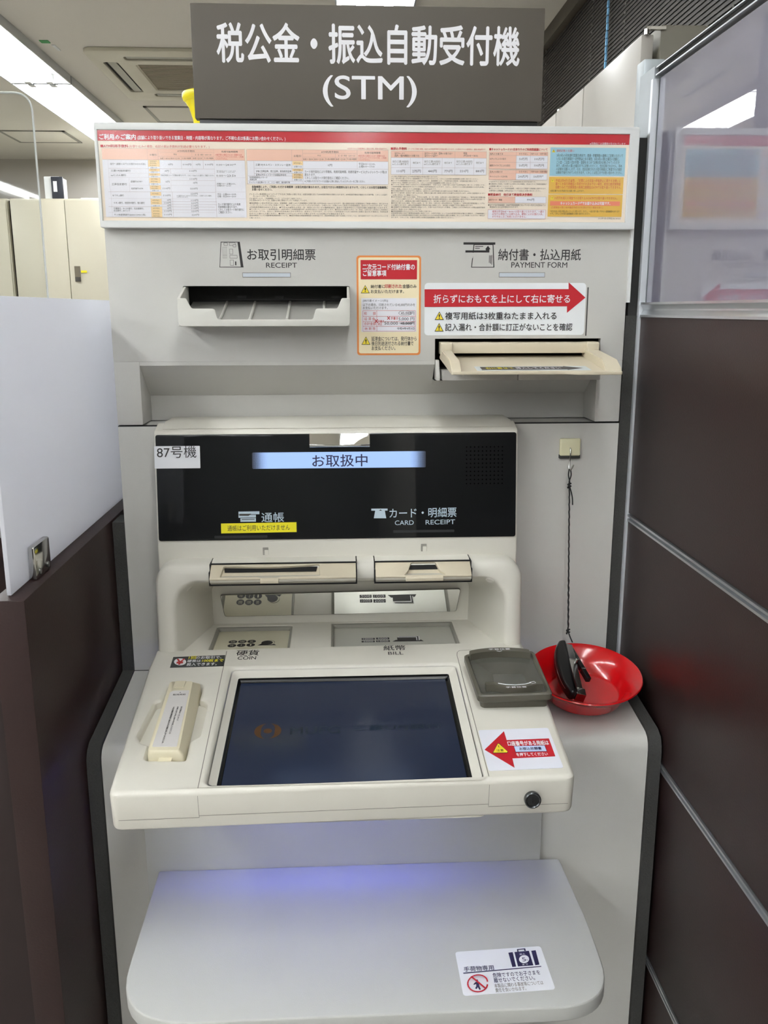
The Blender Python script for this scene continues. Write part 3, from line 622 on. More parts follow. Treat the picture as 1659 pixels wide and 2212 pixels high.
# notices stuck to the machine
OR = mat('notice_orange', (238, 146, 74), .5, noise=0)
n1 = plate('notice', [rr(-.0203, 1.3380, .0690, 1.4732, .004)], .0004, OR, K, F=VY(-.0004)); n1['label'] = 'orange bordered notice with red heading and sample form'
plate('notice_face', [rr(-.0178, 1.3405, .0665, 1.4707, .003)], .0002, mat('notice_cream', (248, 234, 196), .5, noise=0), n1, F=VY(-.0007))
n2 = plate('notice', [rr(.0742, 1.3652, .3018, 1.4368, .005)], .0004, mat('notice_white', (240, 244, 246), .45, noise=0), K, F=VY(-.0005)); n2['label'] = 'white notice with long red arrow pointing right'
cs = plate('notice', [[(-.2791, .2432), (-.2072, .2445), (-.2088, .2745), (-.2796, .2720)]], .0003, mat('sticker_charcoal', (62, 66, 66), .5, noise=0), K, F=FC @ Matrix.Translation((0, 0, .0004))); cs['label'] = 'charcoal sticker with yen sign about coins'
as_ = plate('notice', [rpoly([(.1153, .0015), (.2003, .0035), (.2003, .0815), (.1153, .0800)], .003, 4)], .0004, mat('sticker_white', (234, 236, 246), .35, noise=0), K, F=FC @ Matrix.Translation((0, 0, .0005))); as_['label'] = 'white sticker with red arrow pointing to the touch screen'
ss = plate('notice', [rpoly([(.0800, -.4560), (.1815, -.4515), (.1800, -.3845), (.0795, -.3890)], .004, 4)], .0004, PAPERW, sh, F=VZ(.6785)); ss['label'] = 'white sticker with dark suitcase symbol and no-child sign'

# ---------------------------------------------------------------- sign on the machine
sg = empty('header_sign', 'dark grey signboard with large white Japanese lettering and (STM), on top of the machine', 'sign')
box('board', (-.2345, .2335, .0178, .034, 1.6505, 1.7908), mat('sign_taupe', (90, 84, 76), .6, noise=.01), sg, bev=.0008)
box('base', (-.229, .229, .020, .075, 1.6402, 1.6505), BLKP, sg, bev=.001)
yf_ = empty('funnel', 'bright yellow plastic stand with flared round top, half hidden behind the dark sign', 'stand')
FY = VZ(1.6402) @ Matrix.Translation((-.2325, .130, 0))
lathe('stem', [(.019, 0), (.020, .018), (.0215, .030), (.0265, .046), (.032, .054)], YEL, yf_, n=28, F=FY)
lathe('top_disc', [(.032, .0535), (.0345, .056), (.0355, .059), (.0355, .064), (.034, .066)], YEL, yf_, n=36, F=FY)

# ---------------------------------------------------------------- hook, cord, plate, stapler
hk = empty('adhesive_hook', 'square cream adhesive hook with wire loop on the grey panel right of the display', 'hook')
box('pad', (.2732, .3035, -.007, -.0003, 1.1925, 1.2180), mat('hook_cream', (232, 228, 192), .35), hk, bev=.0022, seg=3)
box('pad_base', (.2728, .3039, -.0055, -.0002, 1.1885, 1.1945), mat('hook_dark_edge', (60, 60, 58), .6), hk, bev=.001)
tube('wire', spline([(.2882, -.006, 1.2045), (.2884, -.0085, 1.199), (.2876, -.010, 1.186), (.2862, -.0115, 1.1770), (.2868, -.014, 1.1735), (.2885, -.017, 1.1750), (.2912, -.018, 1.1815)], 5), .0011, STEEL, hk, n=8)
CORD = mat('black_cord', (24, 24, 25), .75, noise=.1)
cd = empty('cord', 'black cord hanging from the cream hook down to the stapler in the red plate', 'cord')
tube('loop', [spline([(.2862, -.0145, 1.1745), (.2852, -.015, 1.166), (.2872, -.015, 1.157), (.2876, -.015, 1.1515)], 5), spline([(.2875, -.0155, 1.1748), (.2888, -.016, 1.166), (.2866, -.0155, 1.157), (.2872, -.015, 1.1515)], 5)], .0009, CORD, cd, n=6)
P = [Vector((.2872, -.0152, 1.1515)), Vector((.2900, -.036, .9335))]
pts = [P[0].lerp(P[1], i/60) + Vector((.0003*math.sin(i*2.1), .0003*math.cos(i*1.7), 0)) for i in range(61)]
tube('strand', pts, [.00105 if i < 38 else .00105+.0004*(i % 3 == 0) for i in range(61)], CORD, cd, n=6)
for p in ((.2872, -.0152, 1.1505), (.2900, -.036, .9330)):
    tube('knot', [Vector(p)+Vector((.0022*math.cos(a*.9), .0022*math.sin(a*.9), .003-.0006*a)) for a in range(12)], .0012, CORD, cd, n=6)
tube('tail', spline([(.2874, -.016, 1.149), (.2895, -.017, 1.142), (.2915, -.018, 1.133), (.2925, -.018, 1.122)], 5), .0009, CORD, cd, n=6)
tube('tail', spline([(.2902, -.037, .932), (.2925, -.040, .925), (.2955, -.043, .918)], 4), .0009, CORD, cd, n=6)

pl = frame((.2945, -.118, .9015), (1, 0, 0), (0, 1, .17))
R0 = .079
dish = tag(lathe('plate', [(0, -.0355), (.048, -.0355), (.0535, -.0335), (.0600, -.020), (.0700, -.006), (R0-.001, -.0012), (R0, .0003), (R0-.0008, .0016), (.0700, -.0028), (.0580, -.0165), (.0515, -.0305), (.0475, -.0325), (0, -.0325)], RED, None, n=72, F=pl), 'round red plastic plate holding the stapler on the grey ledge', 'plate')
# stapler: lies on its side in the plate
st = empty('stapler', 'black and chrome hand stapler lying in the red plate', 'stapler')
A = Vector((.2830, -.0620, .9140)); Bn = Vector((.2740, -.1560, .8860))
ax = (Bn-A).normalized(); L = (Bn-A).length; up_ = Vector((.22, .31, .90)); sd = ax.cross(up_).normalized(); nn = sd.cross(ax).normalized()
# local axes: ax along, sd sideways (towards the left of the photo when negative), nn up
if sd.x > 0: sd = -sd
SM = Matrix((ax, sd, nn)).transposed().to_4x4(); SM.translation = A
HBLK = mat('stapler_black', (14, 14, 15), .35, noise=.05)
up_o = rpoly([(-.010, .004), (L*.5, .004), (L+.004, .002), (L+.010, .012), (L*.82, .0225), (L*.45, .0255), (L*.12, .0215), (-.008, .014)], [.004, 0, .004, .006, .02, .03, .02, .006], 5)
link('handle_cover', plate_mesh([up_o], .017, .004, SM @ Matrix.Translation((0, 0, .011))), HBLK, st, smooth=50)
def sbox(name, b, m, bev=.0008):
    bm = bmesh.new(); addbox(bm, *b, bev=bev); link(name, xform(bm_mesh(bm), SM), m, st, smooth=True)
tube('side_line', [SM @ Vector((x, y, .0035)) for x, y in up_o[int(len(up_o)*.45):int(len(up_o)*.95)]], .0006, STEEL, st, n=6)
sbox('magazine', (.012, L+.002, -.0065, .0045, -.003, .0075), STEEL)
sbox('nose', (L-.006, L+.008, -.0090, .0045, -.004, .009), STEEL)
sbox('spring_plate', (-.004, .030, -.0055, .0040, -.002, .0085), mat('spring_grey', (150, 150, 150), .3, metal=.9))
tube('pivot', [SM @ Vector((.030, -.0075, -.004)), SM @ Vector((.030, -.0075, .011))], .0030, STEEL, st, n=12)
q0 = A+Vector((.006, .004, -.001)); q1 = Vector((.2985, -.1230, .8930))
d_ = (q1-q0).normalized(); s2 = d_.cross(nn).normalized(); BM_ = Matrix((d_, s2, nn)).transposed().to_4x4(); BM_.translation = q0
bm = bmesh.new(); addbox(bm, 0, (q1-q0).length, -.0035, .0035, -.004, .004, bev=.0012); link('base_arm', xform(bm_mesh(bm), BM_), HBLK, st, smooth=True)
bm = bmesh.new(); addbox(bm, (q1-q0).length-.022, (q1-q0).length-.020, -.0038, .0038, -.0043, .0043); link('base_band', xform(bm_mesh(bm), BM_), STEEL, st)

# ---------------------------------------------------------------- print: words, rules and symbols
INK = dict(R=(200, 30, 44), r=(204, 60, 60), w=(240, 240, 244), k=(44, 42, 42), P=(244, 200, 178), W=(238, 238, 244), W2=(240, 240, 244), T=(250, 220, 166), g=(120, 112, 102), l=(176, 150, 146),
           B=(160, 206, 222), Y=(236, 190, 84), S=(240, 140, 110), y=(250, 226, 60), c=(246, 233, 214), q=(70, 68, 66), p=(204, 203, 198), n=(48, 44, 84), E=None, V=None, F=(252, 240, 30), D=None, f=(250, 240, 60), o=(240, 240, 244), b=(200, 220, 250), T2=(214, 209, 184))
CUR = {}
def ink(c, ctx):
    rgb = INK[c]
    if ctx == 'display' and c == 'w': return mat('print_glow_white', (196, 214, 226), .4, noise=0)
    if ctx == 'display' and c == 'k': return mat('print_k', INK['k'], .5, noise=0)
    return mat('print_'+c, rgb, .5, noise=0)
def text_mesh(s, x0, x1, z0, z1, bold, res):
    c = bpy.data.curves.new('t', 'FONT'); c.body = s; c.resolution_u = res; c.fill_mode = 'FRONT'
    me = curve_mesh(c)
    if not me.vertices: return me
    xs = [v.co.x for v in me.vertices]; ys = [v.co.y for v in me.vertices]
    sx = (x1-x0)/max(1e-6, max(xs)-min(xs)); sy = (z1-z0)/max(1e-6, max(ys)-min(ys))
    ax_, ay = min(xs), min(ys)
    P = [(x0+(v.co.x-ax_)*sx, z0+(v.co.y-ay)*sy) for v in me.vertices]; Q = [tuple(p.vertices) for p in me.polygons]
    bpy.data.meshes.remove(me); V, Fc = [], []
    for k4, (dx, dy) in enumerate(((0, 0),) if not bold else ((-1, 0), (1, 0), (0, 1), (0, -1))):       # heavier weights: the glyph laid over itself, slightly shifted
        b0 = len(V); V += [(x+dx*bold*sx*.9, y+dy*bold*sy*.9, k4*2.8e-5) for x, y in P]; Fc += [tuple(b0+k for k in q) for q in Q]
    me = bpy.data.meshes.new('t'); me.from_pydata(V, [], Fc); return me
def printed(items, F, parent, ctx='', step=1.2e-4, base=3e-4, res=3, name='lettering', skip=(), skew=0):
    groups = {}
    # items lie one over another: each takes the lowest level above everything it covers
    B_ = []; lev = []
    for it in items:
        if it[0] == 'p': xs = [p[0] for p in it[2]]; zs = [p[1] for p in it[2]]; bb = (min(xs), max(xs), min(zs), max(zs))
        else: bb = it[2:6]
        lv = 1+max([l for q, l in zip(B_, lev) if q[0] < bb[1] and bb[0] < q[1] and q[2] < bb[3] and bb[2] < q[3]], default=-1)
        B_.append(bb); lev.append(lv)
    for i, it in enumerate(items):
        if it[1] in skip: continue
        z = base+lev[i]*step; g = groups.setdefault(it[1], ([], []))
        V, Fc = g; b0 = len(V)
        if it[0] == 'r':
            _, _, x0, x1, z0, z1 = it; V += [(x0, z0, z), (x1, z0, z), (x1, z1, z), (x0, z1, z)]; Fc.append((b0, b0+1, b0+2, b0+3))
        elif it[0] == 'p':
            V += [(x, y, z) for x, y in it[2]]; Fc.append(tuple(range(b0, b0+len(it[2]))))
        else:
            me = text_mesh(it[6], it[2], it[3], it[4], it[5], it[7], res)
            V += [(v.co.x, v.co.y, z+v.co.z) for v in me.vertices]; Fc += [tuple(b0+k for k in p.vertices) for p in me.polygons]
            bpy.data.meshes.remove(me)
    V, Fc, mi, mats = [], [], [], []
    for c, (v, f) in groups.items():
        b0 = len(V); V += v; Fc += [tuple(b0+k for k in q) for q in f]; mi += [len(mats)]*len(f); mats.append(ink(c, ctx))
    if skew:
        xc = sum(v[0] for v in V)/len(V); V = [(x, y+(x-xc)*skew, z) for x, y, z in V]
    me = bpy.data.meshes.new('print'); me.from_pydata([tuple(F @ Vector(v)) for v in V], [], Fc); me.update()
    o = link(name, me, mats, parent, kind='stuff')
    for p, k in zip(me.polygons, mi): p.material_index = k
    # concave symbols need clean triangles
    bm = bmesh.new(); bm.from_mesh(me); bmesh.ops.triangulate(bm, faces=[f for f in bm.faces if len(f.verts) > 4]); bm.to_mesh(me); bm.free()
    return o
POSTER=[
 ('r','c',-0.3575,0.3475,1.5165,1.6297),
 ('r','R',-0.3575,0.3475,1.6163,1.6293),
 ('t','w',-0.3552,-0.3081,1.6178,1.6245,'ご利用のご案内',0.03),
 ('t','w',-0.306,-0.113,1.6173,1.623,'(店舗により取り扱いできる営業日・時間・内容等が異なります。ご不明な点は係員にお問い合わせください。)',0.02),
 ('t','R',-0.3543,-0.3187,1.6081,1.6118,'■ATM利用手数料',0.03),
 ('t','r',-0.3177,-0.2129,1.6076,1.6115,'(お振り込みの場合、右記の振込手数料が別途必要となります。)',0),
 ('r','P',-0.3532,-0.1673,1.5932,1.6071),
 ('r','W',-0.3534,-0.1672,1.5212,1.5932),
 ('r','T',-0.294,-0.2791,1.5847,1.593),
 ('r','T',-0.2932,-0.2793,1.5789,1.5822),
 ('r','T',-0.2936,-0.2793,1.5735,1.5764),
 ('r','T',-0.2935,-0.2792,1.5643,1.5709),
 ('r','T',-0.2934,-0.2792,1.5562,1.5613),
 ('r','T',-0.2934,-0.2793,1.5485,1.5531),
 ('r','T',-0.2934,-0.2791,1.5373,1.5445),
 ('r','T',-0.2935,-0.2791,1.5271,1.5344),
 ('r','T',-0.2933,-0.2793,1.5211,1.5271),
 ('r','l',-0.3452,-0.2066,1.593,1.5932),
 ('r','l',-0.346,-0.2071,1.5821,1.5823),
 ('r','l',-0.3464,-0.2073,1.5764,1.5765),
 ('r','l',-0.3468,-0.2076,1.5711,1.5712),
 ('r','l',-0.348,-0.2083,1.553,1.5532),
 ('r','l',-0.3486,-0.2087,1.5446,1.5447),
 ('r','l',-0.3493,-0.2092,1.5343,1.5345),
 ('r','l',-0.3498,-0.2095,1.5271,1.5272),
 ('r','l',-0.3503,-0.2097,1.521,1.5212),
 ('r','l',-0.3518,-0.1665,1.607,1.6072),
 ('r','l',-0.3528,-0.167,1.5931,1.5933),
 ('r','l',-0.358,-0.1696,1.5211,1.5212),
 ('r','l',-0.2076,-0.1673,1.5716,1.5717),
 ('r','l',-0.2083,-0.1679,1.5535,1.5536),
 ('r','l',-0.2087,-0.1682,1.545,1.5451),
 ('r','l',-0.2794,-0.2073,1.6025,1.6026),
 ('r','l',-0.2797,-0.2075,1.5976,1.5978),
 ('r','l',-0.3201,-0.2069,1.5614,1.5615),
 ('r','l',-0.2655,-0.2072,1.5677,1.5679),
 ('r','l',-0.278,-0.2061,1.541,1.5412),
 ('r','l',-0.2782,-0.2063,1.5374,1.5376),
 ('r','l',-0.2786,-0.2066,1.5306,1.5308),
 ('r','l',-0.346,-0.3459,1.5564,1.5927),
 ('r','l',-0.3449,-0.3448,1.5208,1.5564),
 ('r','l',-0.2943,-0.2941,1.593,1.6068),
 ('r','l',-0.2805,-0.2803,1.5931,1.6069),
 ('r','l',-0.2941,-0.2939,1.5609,1.593),
 ('r','l',-0.2929,-0.2928,1.521,1.5609),
 ('r','l',-0.2798,-0.2797,1.561,1.5931),
 ('r','l',-0.279,-0.2789,1.5211,1.561),
 ('r','l',-0.2655,-0.2653,1.5765,1.5823),
 ('r','l',-0.2655,-0.2654,1.5531,1.5712),
 ('r','l',-0.2645,-0.2643,1.5211,1.5532),
 ('r','l',-0.2507,-0.2505,1.5824,1.5976),
 ('r','l',-0.2363,-0.2362,1.5824,1.6026),
 ('r','l',-0.222,-0.2218,1.5825,1.5978),
 ('r','l',-0.2076,-0.2075,1.5715,1.6075),
 ('r','l',-0.2072,-0.207,1.5214,1.5715),
 ('r','l',-0.3201,-0.32,1.5532,1.5709),
 ('r','l',-0.1673,-0.1672,1.5784,1.6078),
 ('r','l',-0.1673,-0.1672,1.5215,1.5784),
 ('t','k',-0.2913,-0.2826,1.5982,1.6005,'お取引',0),
 ('t','k',-0.2551,-0.2324,1.6031,1.6055,'ATM利用手数料',0),
 ('t','k',-0.2603,-0.2564,1.599,1.6009,'平日',0),
 ('t','k',-0.2324,-0.2111,1.5989,1.6009,'土・日・祝日・12/31〜1/3',0),
 ('t','k',-0.2776,-0.2656,1.5942,1.596,'8:45〜18:00',0),
 ('t','k',-0.2645,-0.2525,1.5943,1.5961,'18:00〜21:00',0),
 ('t','k',-0.2498,-0.2377,1.5944,1.5962,'その他の時間帯',0),
 ('t','k',-0.2352,-0.2232,1.5945,1.5963,'8:45〜21:00',0),
 ('t','k',-0.2205,-0.2085,1.5946,1.5964,'その他の時間帯',0),
 ('t','k',-0.1974,-0.176,1.6026,1.6051,'利用可能時間等',0),
 ('t','r',-0.2053,-0.1691,1.5939,1.6012,'※毎月第2土曜日の21:00〜翌朝7:00は\nシステムメンテナンスのため、ご利用\nいただけません。',0),
 ('t','k',-0.3434,-0.2975,1.5862,1.5891,'当行*¹ (通帳のみでのお預け入れも可能)',0),
 ('t','k',-0.3431,-0.3175,1.5778,1.5807,'三菱UFJ信託銀行',0),
 ('t','k',-0.3435,-0.3237,1.5726,1.5751,'auじぶん銀行',0),
 ('t','k',-0.343,-0.3235,1.5611,1.564,'三井住友銀行',0),
 ('t','k',-0.3182,-0.3025,1.5648,1.5673,'店舗外ATM*²',0),
 ('t','k',-0.318,-0.3026,1.5562,1.5585,'左記以外ATM',0),
 ('t','k',-0.3429,-0.3284,1.5472,1.5497,'ゆうちょ銀行',0),
 ('t','k',-0.3422,-0.3015,1.5378,1.5405,'イオン銀行、池田泉州銀行、香川銀行',0),
 ('t','k',-0.3428,-0.3028,1.5278,1.5333,'千葉銀行、もいわ銀行、名古屋銀行、\n百五銀行、JAバンク',0),
 ('t','k',-0.3426,-0.3011,1.5225,1.5253,'その他提携銀行(BANCS/MICS等)',0),
 ('t','k',-0.268,-0.2622,1.5864,1.5887,'0円',0),
 ('t','k',-0.2485,-0.238,1.5864,1.5887,'110円',0),
 ('t','k',-0.2319,-0.226,1.5865,1.5887,'0円',0),
 ('t','k',-0.2194,-0.2093,1.5865,1.5888,'110円',0),
 ('t','k',-0.2728,-0.2676,1.5783,1.5806,'0円',0),
 ('t','k',-0.2406,-0.2314,1.5785,1.5808,'110円',0),
 ('t','k',-0.2725,-0.2674,1.5649,1.5672,'0円',0),
 ('t','k',-0.2405,-0.2312,1.5684,1.5707,'110円',0),
 ('t','k',-0.2365,-0.231,1.5636,1.5659,'0円',0),
 ('t','k',-0.2765,-0.2671,1.5565,1.5588,'110円',0),
 ('t','k',-0.2406,-0.2311,1.5564,1.5587,'220円',0),
 ('t','k',-0.2764,-0.2671,1.5476,1.55,'110円',0),
 ('t','k',-0.2405,-0.2312,1.5499,1.5522,'220円',0),
 ('t','k',-0.272,-0.2669,1.5417,1.5441,'0円',0),
 ('t','k',-0.2402,-0.2309,1.5417,1.544,'110円',0),
 ('t','k',-0.2759,-0.2669,1.5382,1.5406,'110円',0),
 ('t','k',-0.2402,-0.2311,1.5381,1.5404,'220円',0),
 ('t','k',-0.2722,-0.2669,1.5347,1.5371,'0円',0),
 ('t','k',-0.2401,-0.2311,1.5347,1.537,'110円',0),
 ('t','k',-0.2724,-0.2671,1.5313,1.5337,'0円',0),
 ('t','k',-0.2401,-0.231,1.5315,1.5338,'110円',0),
 ('t','k',-0.2761,-0.2668,1.5279,1.5303,'110円',0),
 ('t','k',-0.2405,-0.2309,1.5279,1.5302,'220円',0),
 ('t','k',-0.2764,-0.2666,1.5233,1.5256,'110円',0),
 ('t','k',-0.2403,-0.2307,1.5232,1.5255,'220円',0),
 ('t','k',-0.2782,-0.208,1.5729,1.5752,'お取引内容によって手数料が異なります。くわしくはauじぶん銀行にご確認ください。',0),
 ('t','k',-0.2589,-0.2125,1.546,1.5494,'※土曜日9:00〜14:00のお引き出し・お預け入れの場合、\n110円となります。',0),
 ('t','k',-0.2049,-0.1793,1.5864,1.5891,'0:00〜24:00*⁴',0),
 ('t','k',-0.2052,-0.1797,1.5778,1.5805,'平日7:00〜21:00\n土日祝 〜21:00',0),
 ('t','k',-0.2055,-0.1799,1.5726,1.5753,'0:00〜23:50',0),
 ('t','k',-0.2052,-0.1803,1.5604,1.565,'月曜7:00〜土曜23:50、\n日曜8:00〜21:50',0),
 ('t','k',-0.205,-0.1797,1.5466,1.5519,'平日・土曜8:00〜23:55、\n日曜・祝日8:00〜20:00',0),
 ('t','k',-0.2048,-0.1703,1.5262,1.5395,'カード発行銀行により利用\n可能時間は異なります。\nくわしくは各カード発行銀行に\nご確認ください。',0),
 ('t','k',-0.2915,-0.2822,1.5905,1.5922,'お引き出し',0),
 ('t','k',-0.2916,-0.2823,1.5881,1.5897,'お引き出し',0),
 ('t','k',-0.2918,-0.2825,1.5854,1.587,'お引き出し',0),
 ('t','k',-0.2913,-0.2821,1.5799,1.5816,'お引き出し',0),
 ('t','k',-0.2917,-0.2824,1.5742,1.5759,'お引き出し',0),
 ('t','k',-0.2914,-0.2821,1.5685,1.5701,'お引き出し',0),
 ('t','k',-0.2916,-0.2822,1.5655,1.5672,'お引き出し',0),
 ('t','k',-0.2912,-0.2818,1.5593,1.561,'お引き出し',0),
 ('t','k',-0.2913,-0.282,1.5567,1.5584,'お引き出し',0),
 ('t','k',-0.2912,-0.2818,1.5501,1.5518,'お引き出し',0),
 ('t','k',-0.2911,-0.2817,1.5417,1.5433,'お引き出し',0),
 ('t','k',-0.2913,-0.2819,1.5385,1.5402,'お引き出し',0),
 ('t','k',-0.2911,-0.2818,1.5316,1.5333,'お引き出し',0),
 ('t','k',-0.2911,-0.2817,1.5282,1.5299,'お引き出し',0),
 ('t','k',-0.2911,-0.2817,1.5247,1.5264,'お引き出し',0),
 ('t','k',-0.291,-0.2817,1.522,1.5237,'お引き出し',0),
 ('t','k',-0.2916,-0.2823,1.5827,1.5843,'お預け入れ',0),
 ('t','k',-0.2912,-0.2819,1.5772,1.5789,'お預け入れ',0),
 ('t','k',-0.2912,-0.2819,1.5716,1.5733,'お預け入れ',0),
 ('t','k',-0.2913,-0.282,1.5622,1.5639,'お預け入れ',0),
 ('t','k',-0.2909,-0.2816,1.554,1.5557,'お預け入れ',0),
 ('t','k',-0.2907,-0.2814,1.546,1.5477,'お預け入れ',0),
 ('t','k',-0.2907,-0.2814,1.5348,1.5365,'お預け入れ',0),
 ('r','P',-0.1645,0.0228,1.593,1.6072),
 ('r','W',-0.1642,0.0228,1.5639,1.593),
 ('r','T',-0.1045,-0.0906,1.5878,1.5928),
 ('r','T',-0.1047,-0.0907,1.5802,1.5835),
 ('r','T',-0.1049,-0.0909,1.5742,1.5771),
 ('r','T',-0.105,-0.091,1.5709,1.5739),
 ('r','l',-0.1639,0.0228,1.6071,1.6073),
 ('r','l',-0.1644,0.0228,1.5929,1.5931),
 ('r','l',-0.1654,0.0228,1.5638,1.564),
 ('r','l',-0.0903,-0.0187,1.6025,1.6027),
 ('r','l',-0.0904,-0.0187,1.5977,1.5979),
 ('r','l',-0.155,0.0225,1.5833,1.5835),
 ('r','l',-0.155,-0.0908,1.5772,1.5774),
 ('r','l',-0.1637,-0.0909,1.5739,1.5741),
 ('r','l',-0.1639,-0.091,1.5676,1.5678),
 ('r','l',-0.1649,-0.1647,1.5634,1.6066),
 ('r','l',-0.1054,-0.1052,1.5678,1.607),
 ('r','l',-0.091,-0.0908,1.5638,1.6071),
 ('r','l',-0.0186,-0.0184,1.5837,1.6076),
 ('r','l',0.0227,0.0229,1.5644,1.6079),
 ('r','l',-0.1555,-0.1553,1.5738,1.5924),
 ('r','l',-0.0475,-0.0473,1.5931,1.6026),
 ('r','l',-0.0765,-0.0763,1.5929,1.5977),
 ('r','l',-0.0615,-0.0613,1.593,1.5978),
 ('r','l',-0.0329,-0.0327,1.5932,1.598),
 ('t','k',-0.1026,-0.093,1.5978,1.6005,'お取引',0),
 ('t','k',-0.0662,-0.0432,1.6031,1.6058,'ATM利用手数料',0),
 ('t','k',-0.0714,-0.067,1.599,1.6007,'平日',0),
 ('t','k',-0.0438,-0.0216,1.599,1.601,'土・日・祝日・12/31〜1/3',0),
 ('t','k',-0.0899,-0.0774,1.5941,1.5964,'8:45〜18:00',0),
 ('t','k',-0.0758,-0.0633,1.5942,1.5965,'18:00〜21:00',0),
 ('t','k',-0.0609,-0.0484,1.5943,1.5966,'その他の時間帯',0),
 ('t','k',-0.0468,-0.0342,1.5944,1.5967,'8:45〜21:00',0),
 ('t','k',-0.0321,-0.0195,1.5945,1.5968,'その他の時間帯',0),
 ('t','k',-0.0085,0.0126,1.6025,1.6052,'利用可能時間等',0),
 ('t','r',-0.0171,0.0201,1.5939,1.6012,'※毎月第2土曜日の21:00〜翌朝7:00は\nシステムメンテナンスのため、ご利用\nいただけません。',0),
 ('t','k',-0.1533,-0.1071,1.5861,1.5893,'三菱UFJモルガン・スタンレー証券',0),
 ('t','k',-0.153,-0.1062,1.5785,1.5813,'SMBC日興証券、岡三証券、東海東京証券',0),
 ('t','k',-0.1532,-0.113,1.5742,1.5767,'証券ATMネットワーク加盟証券会社',0),
 ('t','k',-0.1618,-0.1382,1.5683,1.5734,'生命保険会社のカード\n太陽生命',0),
 ('t','k',-0.1627,-0.1085,1.5648,1.5671,'クレジット会社等のカード、ソニー銀行、楽天銀行等',0),
 ('t','k',-0.0578,-0.052,1.5863,1.5895,'0円',0),
 ('t','k',-0.0166,0.0056,1.5851,1.5911,'平日8:00〜21:00、\n土曜8:00〜17:00',0),
 ('t','k',-0.0887,0.0209,1.5702,1.5815,'カード発行会社により手数料、利用可能時間、利用可能サービス(クレジットカード等)は\n異なります。\nくわしくは各カード発行会社にご確認ください。',0),
 ('t','k',-0.0889,-0.0082,1.5663,1.5691,'※ご利用いただけるカードは店舗入口等に掲出しているステッカーをご覧ください。',0),
 ('t','k',-0.1028,-0.0922,1.5891,1.5914,'お引き出し',0),
 ('t','k',-0.103,-0.0923,1.5806,1.5829,'お引き出し',0),
 ('t','k',-0.1029,-0.0922,1.5745,1.5768,'お引き出し',0),
 ('t','k',-0.103,-0.0923,1.5713,1.5735,'お引き出し',0),
 ('t','k',-0.1026,-0.092,1.5846,1.5869,'お預け入れ',0),
 ('t','k',-0.1028,-0.0921,1.5776,1.5798,'お預け入れ',0),
 ('t','k',-0.103,-0.0924,1.5682,1.5705,'お預け入れ',0),
 ('t','k',-0.1592,0.0225,1.5553,1.5619,'金融機関により、ご利用いただける時間帯・お取引内容が異なります。お取引できない時間帯もありますので、くわしくはお取引金融機関に\nお問い合せください。',0.015),
 ('t','r',-0.0312,0.0215,1.608,1.61,'※1日あたりのご利用回数は、個別の対象、都度10回以内です。',0),
 ('t','g',-0.1626,0.0214,1.5474,1.5522,'(*1) スーパー普通預金(メインバンク プラス)をご利用のお客さまは、お取引内容に応じてATM利用手数料が無料となります。ATM利用手数料が無料となる条件等、くわしくは当行\n\u3000\u3000ホームページをご覧ください。',0),
 ('t','g',-0.1628,-0.0858,1.5418,1.5466,'(*2) 当行サービス、ご利用時間について、上下のほどご留意ください。\n(*3) 対象ATMコーナーには、店舗入口等に専用ステッカーを掲出しています。',0),
 ('t','g',-0.1629,0.0225,1.5386,1.5407,'●普通預金の入金は平日7:00〜18:00、定期預金・自動つみたて定期預金のお取り扱いは平日8:45〜18:00となります。預入期間3年超の定期預金をご希望の場合は、窓口または',0),
 ('t','g',-0.163,0.0225,1.5359,1.5381,'インターネットバンキングをご利用ください。●カードローン(バンクイック)のお引き出し・お借り入れ・お預け入れ(ご返済)のお取扱時間は、毎日0:10〜23:50となります。なお、',0),
 ('t','g',-0.1631,0.0225,1.5333,1.5355,'ATM利用手数料はかかりません。●平日18:00以降および土・日・祝日にマイカードの臨時返済は、翌日のご返済予約として翌平日朝に当座お扱いとなります。',0),
 ('t','g',-0.1632,0.0225,1.5307,1.5328,'●その他のカードローン(普通預金型)の一括返済時のご利用限度額を除く返済時は窓口にてお取り扱いします。●平日18:00以降および土・日・祝日、12月31日〜1月3日のご利用時に',0),
 ('t','g',-0.1633,0.0225,1.528,1.5302,'お引き出しでても、当日のご返済(5月末返済)にかかる利子は、返済としております。カードローン定例返済のために前月末に自動入金される場合は、利用返済',0),
 ('t','g',-0.1634,-0.0355,1.5253,1.5275,'日までに入金とし入金ください。●月例のシステムメンテナンス等によりサービスを停止する場合があります。',0),
 ('t','g',-0.1635,0.0225,1.5227,1.5249,'国内円預金についての重要事項(預金保険について)\u3000●国内円預金は預金保険制度の対象商品です。預金保険制度に関する詳細につきましては、当行店頭ポスターおよびパンフレットを',0),
 ('t','g',-0.1636,-0.1488,1.5198,1.522,'ご覧ください。',0),
 ('t','R',0.0264,0.0478,1.6078,1.611,'■振込手数料',0.03),
 ('t','r',0.0491,0.1539,1.6077,1.6102,'(カードをご利用の場合、右記のATM利用手数料が別途必要となります。[*]1回あたりの入金制限は、最新10時以降です。',0),
 ('r','P',0.0266,0.1546,1.5981,1.6064),
 ('r','W',0.0266,0.1547,1.5768,1.5981),
 ('r','l',0.0266,0.1543,1.6063,1.6065),
 ('r','l',0.0266,0.1545,1.598,1.5982),
 ('r','l',0.0267,0.1548,1.5856,1.5858),
 ('r','l',0.0267,0.155,1.5767,1.5769),
 ('r','l',0.0265,0.0267,1.5764,1.6059),
 ('r','l',0.0689,0.0691,1.5767,1.6062),
 ('r','l',0.1121,0.1123,1.5769,1.6065),
 ('r','l',0.1545,0.1547,1.5772,1.6068),
 ('r','l',0.0524,0.0526,1.5766,1.5978),
 ('r','l',0.095,0.0952,1.5768,1.5981),
